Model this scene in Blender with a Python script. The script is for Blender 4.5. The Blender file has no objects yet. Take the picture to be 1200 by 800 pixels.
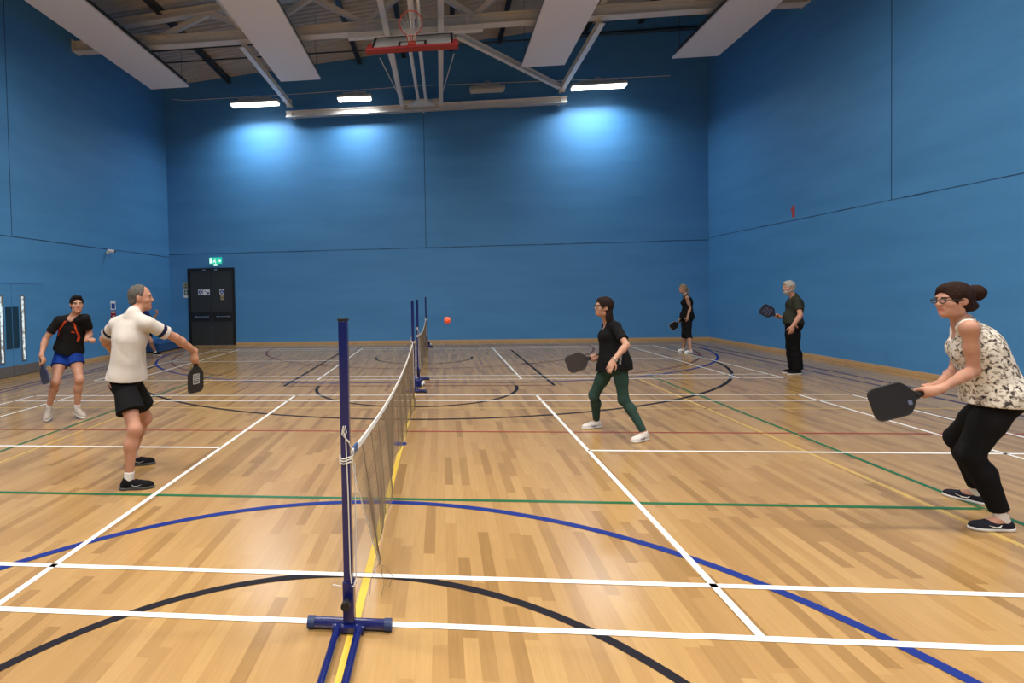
import bpy, math, random
import numpy as np
from mathutils import Vector, Matrix

# ------------------------------------------------------------------ camera, world, light, exposure
scene = bpy.context.scene
COL = scene.collection
CAM_POS = (0.48742, -2.61971, 1.67321)
YAW, PITCH, ROLL, FPX = -0.09475, -0.02266, -0.01978, 622.84
def camera():
    cy, sy, cp, sp = math.cos(YAW), math.sin(YAW), math.cos(PITCH), math.sin(PITCH)
    f = Vector((sy*cp, cy*cp, sp)); r = Vector((cy, -sy, 0)); u = r.cross(f)
    cr, sr = math.cos(ROLL), math.sin(ROLL)
    r2 = cr*r + sr*u; u2 = -sr*r + cr*u
    m = Matrix(((r2.x, u2.x, -f.x, CAM_POS[0]), (r2.y, u2.y, -f.y, CAM_POS[1]), (r2.z, u2.z, -f.z, CAM_POS[2]), (0, 0, 0, 1)))
    cd = bpy.data.cameras.new('camera'); cd.sensor_width = 36; cd.sensor_fit = 'HORIZONTAL'
    cd.lens = FPX*36/1200; cd.shift_x = 141.737/1200; cd.shift_y = -41.671/1200
    cd.clip_end = 200; cd.clip_start = .05
    o = bpy.data.objects.new('camera', cd); COL.objects.link(o); o.matrix_world = m
    scene.camera = o
camera()
w = bpy.data.worlds.new('world'); scene.world = w; w.use_nodes = True
w.node_tree.nodes['Background'].inputs[0].default_value = (.6, .75, 1, 1)
w.node_tree.nodes['Background'].inputs[1].default_value = 0.02
scene.view_settings.view_transform = 'Standard'; scene.view_settings.look = 'None'
scene.view_settings.exposure = 0.0; scene.view_settings.gamma = 1.0
scene.view_settings.use_curve_mapping = False
LAMP_WALL = 64.0
LAMP_HALL = 165.0
LAMP_COL = (1.0, .93, .84)
WALL_COL = (.90, .97, 1.0)

# ------------------------------------------------------------------ helpers
def tag(o, label=None, cat=None, group=None, kind=None):
    if label: o['label'] = label
    if cat: o['category'] = cat
    if group: o['group'] = group
    if kind: o['kind'] = kind
    return o
def empty(name, loc, rz=0.0):
    o = bpy.data.objects.new(name, None); COL.objects.link(o)
    o.location = loc; o.rotation_euler = (0, 0, rz); o.empty_display_size = .1
    return o
class MB:
    """collects shapes into one mesh"""
    def __init__(s): s.v = []; s.f = []; s.m = []
    def add(s, vs, fs, mi=0):
        n = len(s.v); s.v += [tuple(v) for v in vs]; s.f += [tuple(i+n for i in f) for f in fs]; s.m += [mi]*len(fs); return s
    def box(s, a, b, mi=0):
        x0, y0, z0 = a; x1, y1, z1 = b
        vs = [(x0,y0,z0),(x1,y0,z0),(x1,y1,z0),(x0,y1,z0),(x0,y0,z1),(x1,y0,z1),(x1,y1,z1),(x0,y1,z1)]
        return s.add(vs, [(0,3,2,1),(4,5,6,7),(0,1,5,4),(1,2,6,5),(2,3,7,6),(3,0,4,7)], mi)
    def obox(s, a, b, wid, hei, mi=0, up=(0,0,1)):
        """bar from a to b, wid across, hei along up"""
        a = Vector(a); b = Vector(b); d = (b-a).normalized(); up = Vector(up)
        r = d.cross(up)
        if r.length < 1e-4: r = d.cross(Vector((1,0,0)))
        r.normalize(); u = r.cross(d).normalized()
        vs = [p + r*sx*wid/2 + u*sz*hei/2 for p in (a, b) for sx, sz in ((-1,-1),(1,-1),(1,1),(-1,1))]
        return s.add(vs, [(0,1,2,3),(7,6,5,4),(0,4,5,1),(1,5,6,2),(2,6,7,3),(3,7,4,0)], mi)
    def tube(s, pts, r, n=10, mi=0, cap=True):
        pts = [Vector(p) for p in pts]; rs = r if isinstance(r, (list, tuple)) else [r]*len(pts)
        prev = None; base = len(s.v); vs = []
        for i, p in enumerate(pts):
            d = (pts[min(i+1, len(pts)-1)] - pts[max(i-1, 0)]).normalized()
            if prev is None:
                a = Vector((0,0,1)) if abs(d.z) < .9 else Vector((1,0,0)); x = d.cross(a).normalized()
            else: x = (prev - d*prev.dot(d)).normalized()
            prev = x; y = d.cross(x)
            for k in range(n):
                t = 2*math.pi*k/n; vs.append(p + (x*math.cos(t) + y*math.sin(t))*rs[i])
        fs = []
        for i in range(len(pts)-1):
            for k in range(n):
                k2 = (k+1) % n; fs.append((i*n+k, i*n+k2, (i+1)*n+k2, (i+1)*n+k))
        if cap: fs.append(tuple(range(n-1, -1, -1))); fs.append(tuple((len(pts)-1)*n+k for k in range(n)))
        return s.add(vs, fs, mi)
    def prism(s, outline, frame, t, mi=0):
        """outline [(u,v)] extruded by +-t/2 along w; frame=(origin,U,V,W)"""
        o, U, V, W = [Vector(q) for q in frame]; n = len(outline)
        vs = [o + U*a + V*b + W*sg*t/2 for sg in (-1, 1) for a, b in outline]
        fs = [tuple(range(n-1, -1, -1)), tuple(range(n, 2*n))] + [(i, (i+1) % n, n+(i+1) % n, n+i) for i in range(n)]
        return s.add(vs, fs, mi)
    def build(s, name, mats, parent=None, smooth=False, bevel=0, local=False):
        me = bpy.data.meshes.new(name)
        off = Vector((0,0,0)); M = None
        if parent is not None and not local:
            M = world_of(parent).inverted(); vs = [M @ Vector(v) for v in s.v]
        else: vs = s.v
        me.from_pydata([tuple(v) for v in vs], [], s.f); me.update()
        if not isinstance(mats, (list, tuple)): mats = [mats]
        for m in mats: me.materials.append(m)
        if len(mats) > 1: me.polygons.foreach_set('material_index', s.m)
        if smooth: me.polygons.foreach_set('use_smooth', [True]*len(me.polygons))
        o = bpy.data.objects.new(name, me); COL.objects.link(o)
        if parent is not None: o.parent = parent
        if bevel:
            b = o.modifiers.new('bevel', 'BEVEL'); b.width = bevel; b.segments = 2; b.limit_method = 'ANGLE'
            b.angle_limit = math.radians(40)
        return o
def world_of(o):
    m = Matrix.Translation(o.location) @ o.rotation_euler.to_matrix().to_4x4()
    return world_of(o.parent) @ m if o.parent else m
def copy_tree(o, parent=None):
    c = o.copy(); COL.objects.link(c); c.parent = parent
    for ch in list(o.children): copy_tree(ch, c)
    return c
def lin(r, g, b): return tuple((c/255/12.92 if c/255 < .04045 else ((c/255+.055)/1.055)**2.4) for c in (r, g, b))

# ------------------------------------------------------------------ materials
def mat(name, rgb, rough=.6, metal=0.0, spec=.5, noise=0.0, nscale=20.0, bump=0.0, bscale=60.0, emit=None, estr=0.0, stretch=(1,1,1), coat=0.0, alpha=1.0):
    m = bpy.data.materials.new(name); m.use_nodes = True; nt = m.node_tree; N = nt.nodes; L = nt.links
    b = N['Principled BSDF']; b.inputs['Roughness'].default_value = rough; b.inputs['Metallic'].default_value = metal
    b.inputs['Specular IOR Level'].default_value = spec; b.inputs['Base Color'].default_value = (*rgb, 1)
    b.inputs['Coat Weight'].default_value = coat; b.inputs['Coat Roughness'].default_value = .15
    b.inputs['Alpha'].default_value = alpha
    tc = N.new('ShaderNodeTexCoord'); mp = N.new('ShaderNodeMapping'); mp.inputs['Scale'].default_value = stretch
    L.new(tc.outputs['Object'], mp.inputs['Vector'])
    if noise:
        n = N.new('ShaderNodeTexNoise'); n.inputs['Scale'].default_value = nscale; n.inputs['Detail'].default_value = 5
        L.new(mp.outputs[0], n.inputs['Vector'])
        mx = N.new('ShaderNodeMix'); mx.data_type = 'RGBA'
        mx.inputs[6].default_value = (*[c*(1-noise) for c in rgb], 1); mx.inputs[7].default_value = (*[min(1, c*(1+noise)) for c in rgb], 1)
        L.new(n.outputs['Fac'], mx.inputs[0]); L.new(mx.outputs[2], b.inputs['Base Color'])
    if bump:
        n = N.new('ShaderNodeTexNoise'); n.inputs['Scale'].default_value = bscale; n.inputs['Detail'].default_value = 3
        L.new(mp.outputs[0], n.inputs['Vector'])
        bp = N.new('ShaderNodeBump'); bp.inputs['Strength'].default_value = bump; bp.inputs['Distance'].default_value = .01
        L.new(n.outputs['Fac'], bp.inputs['Height']); L.new(bp.outputs[0], b.inputs['Normal'])
    if emit: b.inputs['Emission Color'].default_value = (*emit, 1); b.inputs['Emission Strength'].default_value = estr
    return m
def floor_material():
    m = bpy.data.materials.new('maple_strip_floor'); m.use_nodes = True; nt = m.node_tree; N = nt.nodes; L = nt.links
    b = N['Principled BSDF']
    tc = N.new('ShaderNodeTexCoord'); mp = N.new('ShaderNodeMapping'); mp.inputs['Rotation'].default_value = (0, 0, math.pi/2)
    mp.inputs['Location'].default_value = (3.3, 1.7, 0)
    L.new(tc.outputs['Object'], mp.inputs['Vector'])
    br = N.new('ShaderNodeTexBrick'); br.offset = .5; br.offset_frequency = 2; br.squash = 1
    br.inputs['Scale'].default_value = 1; br.inputs['Brick Width'].default_value = .78; br.inputs['Row Height'].default_value = .073
    br.inputs['Mortar Size'].default_value = .0007; br.inputs['Mortar Smooth'].default_value = .3
    br.inputs['Color1'].default_value = (0, 0, 0, 1); br.inputs['Color2'].default_value = (1, 1, 1, 1); br.inputs['Mortar'].default_value = (.25, .25, .25, 1)
    # uneven joints: shift every row along its length by a per-row amount
    sep = N.new('ShaderNodeSeparateXYZ'); L.new(mp.outputs[0], sep.inputs[0])
    dv = N.new('ShaderNodeMath'); dv.operation = 'DIVIDE'; dv.inputs[1].default_value = .073; L.new(sep.outputs[1], dv.inputs[0])
    fl = N.new('ShaderNodeMath'); fl.operation = 'FLOOR'; L.new(dv.outputs[0], fl.inputs[0])
    wn = N.new('ShaderNodeTexWhiteNoise'); wn.noise_dimensions = '1D'; L.new(fl.outputs[0], wn.inputs['W'])
    ad = N.new('ShaderNodeMath'); ad.operation = 'ADD'; L.new(sep.outputs[0], ad.inputs[0]); L.new(wn.outputs['Value'], ad.inputs[1])
    cb = N.new('ShaderNodeCombineXYZ'); L.new(ad.outputs[0], cb.inputs[0]); L.new(sep.outputs[1], cb.inputs[1])
    L.new(cb.outputs[0], br.inputs['Vector'])
    ramp = N.new('ShaderNodeValToRGB'); e = ramp.color_ramp.elements
    e[0].position = 0; e[0].color = (*FL_DARK, 1); e[1].position = 1; e[1].color = (*FL_LIGHT, 1)
    x = ramp.color_ramp.elements.new(.3); x.color = (*FL_MID, 1)
    L.new(br.outputs['Color'], ramp.inputs[0])
    g = N.new('ShaderNodeTexNoise'); g.inputs['Scale'].default_value = 1; g.inputs['Detail'].default_value = 6; g.inputs['Roughness'].default_value = .65
    mp2 = N.new('ShaderNodeMapping'); mp2.inputs['Scale'].default_value = (55, 3.0, 1); L.new(tc.outputs['Object'], mp2.inputs['Vector']); L.new(mp2.outputs[0], g.inputs['Vector'])
    g2 = N.new('ShaderNodeTexNoise'); g2.inputs['Scale'].default_value = .55; g2.inputs['Detail'].default_value = 3; L.new(tc.outputs['Object'], g2.inputs['Vector'])
    mr = N.new('ShaderNodeMapRange'); mr.inputs[3].default_value = .80; mr.inputs[4].default_value = 1.18; L.new(g.outputs['Fac'], mr.inputs[0])
    mr2 = N.new('ShaderNodeMapRange'); mr2.inputs[3].default_value = .88; mr2.inputs[4].default_value = 1.12; L.new(g2.outputs['Fac'], mr2.inputs[0])
    mm = N.new('ShaderNodeMath'); mm.operation = 'MULTIPLY'; L.new(mr.outputs[0], mm.inputs[0]); L.new(mr2.outputs[0], mm.inputs[1])
    vm = N.new('ShaderNodeVectorMath'); vm.operation = 'SCALE'; L.new(ramp.outputs[0], vm.inputs[0]); L.new(mm.outputs[0], vm.inputs['Scale'])
    L.new(vm.outputs[0], b.inputs['Base Color'])
    rr = N.new('ShaderNodeMapRange'); rr.inputs[3].default_value = .17; rr.inputs[4].default_value = .27; L.new(g.outputs['Fac'], rr.inputs[0]); L.new(rr.outputs[0], b.inputs['Roughness'])
    b.inputs['Specular IOR Level'].default_value = .5
    bp = N.new('ShaderNodeBump'); bp.inputs['Strength'].default_value = .025; bp.inputs['Distance'].default_value = .002
    L.new(g.outputs['Fac'], bp.inputs['Height']); L.new(bp.outputs[0], b.inputs['Normal'])
    return m
FL_DARK, FL_MID, FL_LIGHT = (.262, .150, .054), (.345, .203, .077), (.405, .252, .100)
M = {}
M['floor'] = floor_material()
def wall_material():
    m = mat('blue_painted_block', (.030, .165, .375), .55, spec=.35, bump=.12, bscale=90)
    nt = m.node_tree; N = nt.nodes; L = nt.links; b = N['Principled BSDF']
    tc = N.new('ShaderNodeTexCoord'); mp = N.new('ShaderNodeMapping'); mp.inputs['Scale'].default_value = (.35, .35, 2.2); L.new(tc.outputs['Object'], mp.inputs['Vector'])
    n = N.new('ShaderNodeTexNoise'); n.inputs['Scale'].default_value = 1.2; n.inputs['Detail'].default_value = 4; L.new(mp.outputs[0], n.inputs['Vector'])
    n2 = N.new('ShaderNodeTexNoise'); n2.inputs['Scale'].default_value = 70; n2.inputs['Detail'].default_value = 2; L.new(tc.outputs['Object'], n2.inputs['Vector'])
    a = N.new('ShaderNodeMath'); a.operation = 'MULTIPLY_ADD'; a.inputs[1].default_value = .35; L.new(n2.outputs['Fac'], a.inputs[0]); L.new(n.outputs['Fac'], a.inputs[2])
    mx = N.new('ShaderNodeMix'); mx.data_type = 'RGBA'; mx.inputs[6].default_value = (*WALL_A, 1); mx.inputs[7].default_value = (*WALL_B, 1)
    mr = N.new('ShaderNodeMapRange'); mr.inputs[1].default_value = .4; mr.inputs[2].default_value = .95; L.new(a.outputs[0], mr.inputs[0])
    L.new(mr.outputs[0], mx.inputs[0]); L.new(mx.outputs[2], b.inputs['Base Color'])
    return m
WALL_A, WALL_B = (.058, .222, .475), (.077, .270, .555)
M['wall'] = wall_material()
M['seam'] = mat('wall_joint_sealant', (.012, .06, .14), .7)
M['skirt'] = mat('varnished_skirting', (.50, .32, .16), .4, noise=.15, nscale=8)
M['deck'] = mat('galvanised_roof_deck', (.50, .46, .42), .5, noise=.15, nscale=4)
M['steel'] = mat('cream_painted_steel', (.66, .61, .55), .5, noise=.07, nscale=5)
M['purlin'] = mat('dark_galvanised_purlin', (.035, .045, .055), .4, metal=.4)
M['panel'] = mat('white_radiant_panel', (.86, .80, .76), .5, noise=.03, nscale=60)
M['rail'] = mat('grey_painted_steel_rail', (.72, .69, .65), .45, noise=.06, nscale=6)
M['white'] = mat('white_line_paint', (.76, .75, .72), .35, spec=.4)
M['lblue'] = mat('blue_line_paint', (.005, .020, .17), .5, spec=.25)
M['lblack'] = mat('black_line_paint', (.006, .005, .010), .55, spec=.2)
M['lred'] = mat('red_line_paint', (.24, .025, .02), .45, spec=.3)
M['lbrown'] = mat('maroon_line_paint', (.11, .03, .03), .5, spec=.25)
M['lgreen'] = mat('green_line_paint', (.012, .11, .035), .35)
M['lyellow'] = mat('yellow_line_paint', (.58, .40, .045), .45)
M['lyellowf'] = mat('worn_yellow_line_paint', (.44, .29, .085), .45)
M['lpurple'] = mat('purple_line_paint', (.03, .028, .10), .5, spec=.25)
M['postblue'] = mat('glossy_navy_post', (.005, .011, .10), .22, coat=.5)
M['rubber'] = mat('blue_rubber_cap', (.012, .03, .10), .6)
M['black'] = mat('black_plastic', (.010, .010, .011), .45)
M['cord'] = mat('white_cord', (.65, .62, .56), .8)
M['netcord'] = mat('dark_net_cord', (.17, .12, .07), .9)
M['tape'] = mat('white_net_tape', (.72, .71, .68), .8, noise=.06, nscale=40)
M['door'] = mat('charcoal_door_laminate', (.025, .028, .030), .45, noise=.15, nscale=25)
M['doorframe'] = mat('black_door_frame', (.008, .008, .009), .4)
M['chrome'] = mat('brushed_steel', (.55, .55, .55), .3, metal=1)
M['kick'] = mat('grey_kick_plate', (.16, .15, .15), .4, metal=.3)
M['glass'] = mat('glazing_painted_reflections', (.35, .42, .42), .1, emit=(.75, .9, .95), estr=.55)  # glow put into the pane stands in for reflections on the glass
def glass_reflections():
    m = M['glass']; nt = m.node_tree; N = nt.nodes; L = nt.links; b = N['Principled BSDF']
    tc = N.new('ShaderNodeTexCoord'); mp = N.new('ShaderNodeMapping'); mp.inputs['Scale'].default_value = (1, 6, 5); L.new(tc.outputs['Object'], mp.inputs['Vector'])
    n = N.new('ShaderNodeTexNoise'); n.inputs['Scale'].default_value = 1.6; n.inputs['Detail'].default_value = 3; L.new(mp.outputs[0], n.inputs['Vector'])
    r = N.new('ShaderNodeMapRange'); r.inputs[1].default_value = .42; r.inputs[2].default_value = .52; r.inputs[3].default_value = .08; r.inputs[4].default_value = .8; L.new(n.outputs['Fac'], r.inputs[0]); L.new(r.outputs[0], b.inputs['Emission Strength'])  # noise breaks the glow into painted reflection stripes
glass_reflections()
M['plate'] = mat('dark_push_plate', (.02, .06, .10), .3, metal=.3)
M['signwhite'] = mat('white_sign', (.75, .78, .78), .4)
M['signblue'] = mat('blue_sign_print', (.02, .06, .30), .4)
M['signred'] = mat('red_sign_print', (.30, .02, .02), .4)
M['signgreen'] = mat('dark_green_sign_print', (.01, .10, .07), .4)
M['signyellow'] = mat('yellow_sign_print', (.38, .33, .20), .4)
M['exit'] = mat('lit_green_exit_sign', (.02, .30, .20), .4, emit=(.03, .62, .42), estr=.8)
M['exitw'] = mat('lit_white_exit_symbol', (.8, .9, .85), .4, emit=(.75, 1, .9), estr=.8)
M['lamp'] = mat('lit_diffuser', (.9, .9, .9), .4, emit=(1, .97, .92), estr=6.0)
M['lampoff'] = mat('unlit_diffuser', (.55, .50, .42), .5)
M['lampbody'] = mat('white_lamp_housing', (.5, .5, .48), .5)
M['redpad'] = mat('red_backboard_padding', (.17, .006, .008), .5)
M['board'] = mat('white_backboard_face', (.27, .26, .26), .4)
M['orange'] = mat('orange_ring', (.38, .05, .03), .4)
M['bluestrap'] = mat('blue_winch_strap', (.01, .03, .25), .6)
M['camera'] = mat('white_camera_housing', (.7, .72, .74), .4)
M['mat'] = mat('blue_vinyl_mat', (.015, .07, .20), .45)
M['balls'] = mat('orange_pickleball', (.85, .10, .035), .5)
M['numeral'] = mat('red_wall_numeral', (.42, .05, .03), .5)

# ------------------------------------------------------------------ the hall
XL, XR, YB, YN = -9.05, 9.05, 15.35, -17.95
def roof_z(x): return 9.82 + .083*x
def struct(o): o['kind'] = 'structure'; return o
mb = MB(); mb.box((XL-.3, YN-.3, -.2), (XR+.3, YB+.3, 0)); floor = struct(mb.build('floor', M['floor']))
mb = MB(); mb.prism([(XL-.3, 0), (XR+.3, 0), (XR+.3, roof_z(XR+.3)+.4), (XL-.3, roof_z(XL-.3)+.4)], ((0, YB+.15, 0), (1,0,0), (0,0,1), (0,1,0)), .3); wall_back = struct(mb.build('wall_back', M['wall']))
mb = MB(); mb.prism([(XL-.3, 0), (XR+.3, 0), (XR+.3, roof_z(XR+.3)+.4), (XL-.3, roof_z(XL-.3)+.4)], ((0, YN-.15, 0), (1,0,0), (0,0,1), (0,1,0)), .3); struct(mb.build('wall_front', M['wall']))
mb = MB(); mb.box((XL-.3, YN, 0), (XL, YB, roof_z(XL)+.4)); wall_left = struct(mb.build('wall_left', M['wall']))
mb = MB(); mb.box((XR, YN, 0), (XR+.3, YB, roof_z(XR)+.4)); wall_right = struct(mb.build('wall_right', M['wall']))
# roof deck: trapezoidal ribs running across the hall
mb = MB(); pitch = .2; n = int((YB-YN)/pitch)
prof = []
for i in range(n+1):
    y = YN + i*pitch
    prof += [(y, 0), (y+.07, 0), (y+.10, .07), (y+.17, .07)]
vs = []
for y, h in prof:
    y = min(y, YB)
    vs += [(XL, y, roof_z(XL)+h), (XR, y, roof_z(XR)+h)]
for y, h in prof:
    y = min(y, YB)
    vs += [(XL, y, roof_z(XL)+.35), (XR, y, roof_z(XR)+.35)]
k = len(prof)
fs = [(2*i, 2*i+1, 2*i+3, 2*i+2) for i in range(k-1)] + [(2*k+2*i, 2*k+2*i+2, 2*k+2*i+3, 2*k+2*i+1) for i in range(k-1)]
mb.add(vs, fs); struct(mb.build('ceiling', M['deck']))
# skirting
sk = .085
mb = MB(); mb.box((-6.70, YB-.022, 0), (XR, YB, sk)); mb.box((XL, YB-.022, 0), (-8.34, YB, sk)); struct(mb.build('baseboard_back', M['skirt'], bevel=.004))
mb = MB(); mb.box((XL, 9.34, 0), (XL+.022, YB-.022, sk)); mb.box((XL, YN, 0), (XL+.022, 7.36, sk)); struct(mb.build('baseboard_left', M['skirt'], bevel=.004))
mb = MB(); mb.box((XR-.022, YN, 0), (XR, YB-.022, sk)); struct(mb.build('baseboard_right', M['skirt'], bevel=.004))
# movement joints in the blockwork
def wavy(axis, c, a0, a1, z, mb, off, amp=.012, seed=1, th=.008):
    rnd = random.Random(seed); n = 60
    for i in range(n):
        t0 = a0+(a1-a0)*i/n; t1 = a0+(a1-a0)*(i+1)/n
        h = th*(.5+rnd.random()*1.0); zz = z+amp*math.sin(i*.7)*.3
        if axis == 'x': mb.box((t0, c-off, zz-h), (t1, c, zz+h))
        else: mb.box((min(c, c+off), t0, zz-h), (max(c, c+off), t1, zz+h))
mb = MB(); wavy('x', YB, XL, XR, 3.205, mb, .004, seed=2); o = mb.build('movement_joint', M['seam'], wall_back)
mb = MB(); mb.box((-.008, YB-.004, 3.2), (.008, YB, roof_z(0))); o = mb.build('movement_joint', M['seam'], wall_back)
mb = MB(); wavy('y', XL, YN, YB, 3.12, mb, .004, seed=3); mb.build('movement_joint', M['seam'], wall_left)
mb = MB(); mb.box((XL, 8.442, 3.12), (XL+.004, 8.458, roof_z(XL))); mb.build('movement_joint', M['seam'], wall_left)
mb = MB(); wavy('y', XR, YN, YB, 3.27, mb, -.004, seed=4); mb.build('movement_joint', M['seam'], wall_right)
mb = MB(); mb.box((XR-.004, 8.392, 3.27), (XR, 8.408, roof_z(XR))); mb.build('movement_joint', M['seam'], wall_right)
# numeral painted on the right wall
mb = MB(); mb.prism([(-.055, 0), (.045, 0), (.045, .30), (0, .30), (-.10, .21), (-.10, .15), (-.055, .18)], ((XR-.002, 11.22, 3.34), (0,-1,0), (0,0,1), (1,0,0)), .004)
tag(mb.build('wall_numeral', M['numeral']), 'small red numeral 1 painted on the right blue wall', 'number')

# ------------------------------------------------------------------ court markings (parts of the floor)
LV = [0]
def lines(name, material, segs=(), arcs=(), label=None):
    """segs: (x0,y0,x1,y1,width); arcs: (cx,cy,r,a0,a1,width) degrees"""
    LV[0] += 1; z = .0006+.00025*LV[0]; mb = MB()
    for x0, y0, x1, y1, wd in segs:
        d = Vector((x1-x0, y1-y0, 0)).normalized(); p = Vector((-d.y, d.x, 0))*wd/2
        a = Vector((x0, y0, z)); b = Vector((x1, y1, z))
        mb.add([a-p, b-p, b+p, a+p], [(0, 1, 2, 3)])
    for cx, cy, r, a0, a1, wd in arcs:
        n = max(8, int(abs(a1-a0)/2)); vs = []
        for i in range(n+1):
            t = math.radians(a0+(a1-a0)*i/n)
            for q in (r-wd/2, r+wd/2): vs.append((cx+q*math.cos(t), cy+q*math.sin(t), z))
        mb.add(vs, [(2*i, 2*i+1, 2*i+3, 2*i+2) if a1 > a0 else (2*i, 2*i+2, 2*i+3, 2*i+1) for i in range(n)])
    o = mb.build(name, material, floor)
    if label: o['label'] = label
    return o
lines('court_line', M['lyellowf'], [(4.12, -9, 4.12, 7.6, .05), (-4.12, -9, -4.12, 7.6, .05), (-7.5, 5.1, 7.5, 5.1, .04)], label='faint worn yellow lines')
lines('court_line', M['lyellow'], [(.02, -8, .02, 7.6, .045)], label='bright yellow line under the net')
lines('court_line', M['lbrown'], [(-2.45, 6.97, 2.45, 6.97, .05), (-7.65, 14.05, 7.65, 14.05, .05)], [(0, 14.06, 4.9, 180, 360, .05), (1.5, 13.45, 5.8, -62, -8, .05), (-1.5, 13.45, 5.8, 188, 242, .05)], label='maroon lines of the far end')
lines('court_line', M['lpurple'], [(7.66, -13, 7.66, 14.05, .06), (8.02, -13, 8.02, 14.4, .06), (-7.62, -13, -7.62, 14.05, .06), (-7.86, -13, -7.86, 14.4, .06), (-8, 14.35, 8, 14.35, .05)], label='purple boundary lines')
lines('court_line', M['lred'], [(-7.6, 3.79, 7.6, 3.79, .035)], label='thin dark red line')
lines('court_line', M['lgreen'], [(-4.42, 1.66, 4.42, 1.66, .045), (4.45, 1.66, 4.45, 8.1, .045), (-4.45, -2.5, -4.45, 8.4, .045), (4.45, -2.5, 4.45, 1.64, .045)], label='green lines')
lines('court_line', M['lblack'], [(-2.45, 6.97, -2.45, 12.8, .055), (2.45, 6.97, 2.45, 12.8, .055), (-2.62, 9.9, -2.30, 9.9, .08), (2.30, 9.9, 2.62, 9.9, .08), (-6.75, 11.12, -6.75, 12.8, .05), (6.75, 11.12, 6.75, 12.8, .05)],
      [(0, -1.31, 1.79, 0, 360, .055), (0, 11.12, 6.72, 180, 360, .06), (0, 6.96, 1.78, 180, 360, .055), (0, 11.22, 1.25, 176, 364, .05)], label='black lines and arcs')
lines('court_line', M['lblue'], [(-1.5, 7.3, 1.5, 7.3, .05)], [(0.01, -1.28, 2.87, 0, 360, .065), (1.5, 13.45, 6.17, -90, -2, .06), (-1.5, 13.45, 6.17, 182, 270, .06)], label='royal blue lines and arcs')
def badminton(y0):
    s = []; wd = .042
    for y in (.02, .48, 5.62, 6.08): s.append((-6.7, y0+y, 6.7, y0+y, wd))
    for x in (6.68, 5.92): s += [(x, y0, x, y0+6.1, wd), (-x, y0, -x, y0+6.1, wd)]
    for x in (1.98,): s += [(x, y0+.04, x, y0+6.1, wd), (-x, y0+.04, -x, y0+6.1, wd)]
    s += [(1.98, y0+3.05, 6.7, y0+3.05, wd), (-6.7, y0+3.05, -1.98, y0+3.05, wd)]
    return s
lines('court_line', M['white'], badminton(0) + badminton(7.64) + badminton(-8.1), label='white badminton court lines')
# small round floor socket cover
mb = MB(); mb.tube([(0, 3.25, 0), (0, 3.25, .004)], .075, 28)
tag(mb.build('floor_socket_cover', M['lblue']), 'small round blue floor cover under the near net', 'floor cover')

# ------------------------------------------------------------------ roof steel
def ibeam(mb, a, b, wd, h, t=.02, mi=0):
    a = Vector(a); b = Vector(b); d = (b-a).normalized(); r = d.cross(Vector((0,0,1))).normalized(); u = r.cross(d)
    mb.obox(a+u*(h/2-t/2), b+u*(h/2-t/2), wd, t, mi); mb.obox(a-u*(h/2-t/2), b-u*(h/2-t/2), wd, t, mi); mb.obox(a, b, t*.8, h-2*t, mi)
def truss(y, label):
    t = empty('roof_truss', (0, y, 8.2))
    tag(t, label, 'roof truss', 'roof trusses across the hall')
    mb = MB(); ibeam(mb, (XL+.02, y, 8.34), (XR-.02, y, 8.34), .26, .26); mb.box((XL, y-.16, 8.2), (XL+.03, y+.16, 8.5)); mb.box((XR-.03, y-.16, 8.2), (XR, y+.16, 8.5)); mb.build('bottom_chord', M['steel'], t)
    mb = MB(); ibeam(mb, (XL+.02, y, roof_z(XL)-.28), (XR-.02, y, roof_z(XR)-.28), .22, .2); mb.build('top_chord', M['steel'], t)
    # zig-zag web
    xs = [-8.9, -6.7, -5.35, -4.0, -2.65, -1.3, .05, 1.4, 2.9, 4.3, 5.8, 7.3, 8.9]
    for i in range(len(xs)-1):
        x0, x1 = xs[i], xs[i+1]
        za, zb = (8.46, roof_z(x1)-.38) if i % 2 else (roof_z(x0)-.38, 8.46)
        mb = MB(); mb.obox((x0, y, za), (x1, y, zb), .12, .12, up=(0,1,0)); mb.build('web_member', M['steel'], t)
    return t
truss(10.78, 'cream steel roof truss spanning the hall beyond the folded backboard')
truss(3.6, 'cream steel roof truss overhead on the near side')
for x in (-6.68, -4.4, -2.12, -.62, .94, 2.53, 5.3, 7.0, 8.5):
    mb = MB(); z = roof_z(x)-.10; mb.box((x-.035, YN, z-.10), (x+.035, YB, z+.10)); mb.box((x-.07, YN, z-.11), (x+.07, YB, z-.09))
    pos = {-6.68: 'leftmost purlin above the leftmost white panel', -4.4: 'purlin above the second white panel from the left', -2.12: 'purlin left of the folded backboard', -.62: 'purlin just above the backboard, left of its mast',
           .94: 'purlin just right of the folded backboard', 2.53: 'purlin beside the third white panel', 5.3: 'purlin between the two right white panels', 7.0: 'purlin above the rightmost white panel', 8.5: 'purlin closest to the right wall'}[x]
    tag(mb.build('roof_purlin', M['purlin']), 'dark steel ' + pos, 'purlin', 'purlins under the roof deck')
# thin service pipes across the hall
for y, z, lab in ((12.95, 8.8, 'lower thin dark pipe crossing beneath the roof deck'), (12.55, 8.98, 'upper thin dark pipe crossing beneath the roof deck')):
    mb = MB(); mb.tube([(XL, y, z), (XR if y > 12.8 else -4.6, y, z)], .022, 8)
    for x in (-7.9, -3.1, 2.2, 6.5):
        if x < -4.6 or y > 12.8: mb.tube([(x, y, z), (x, y, roof_z(x))], .005, 5)
    tag(mb.build('service_pipe', M['purlin']), lab, 'pipe')
mb = MB(); mb.box((4.9, YB-.05, 9.94), (XR, YB, 9.99)); tag(mb.build('cable_tray', M['purlin']), 'dark cable tray high on the back wall at the right', 'cable tray')
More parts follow.
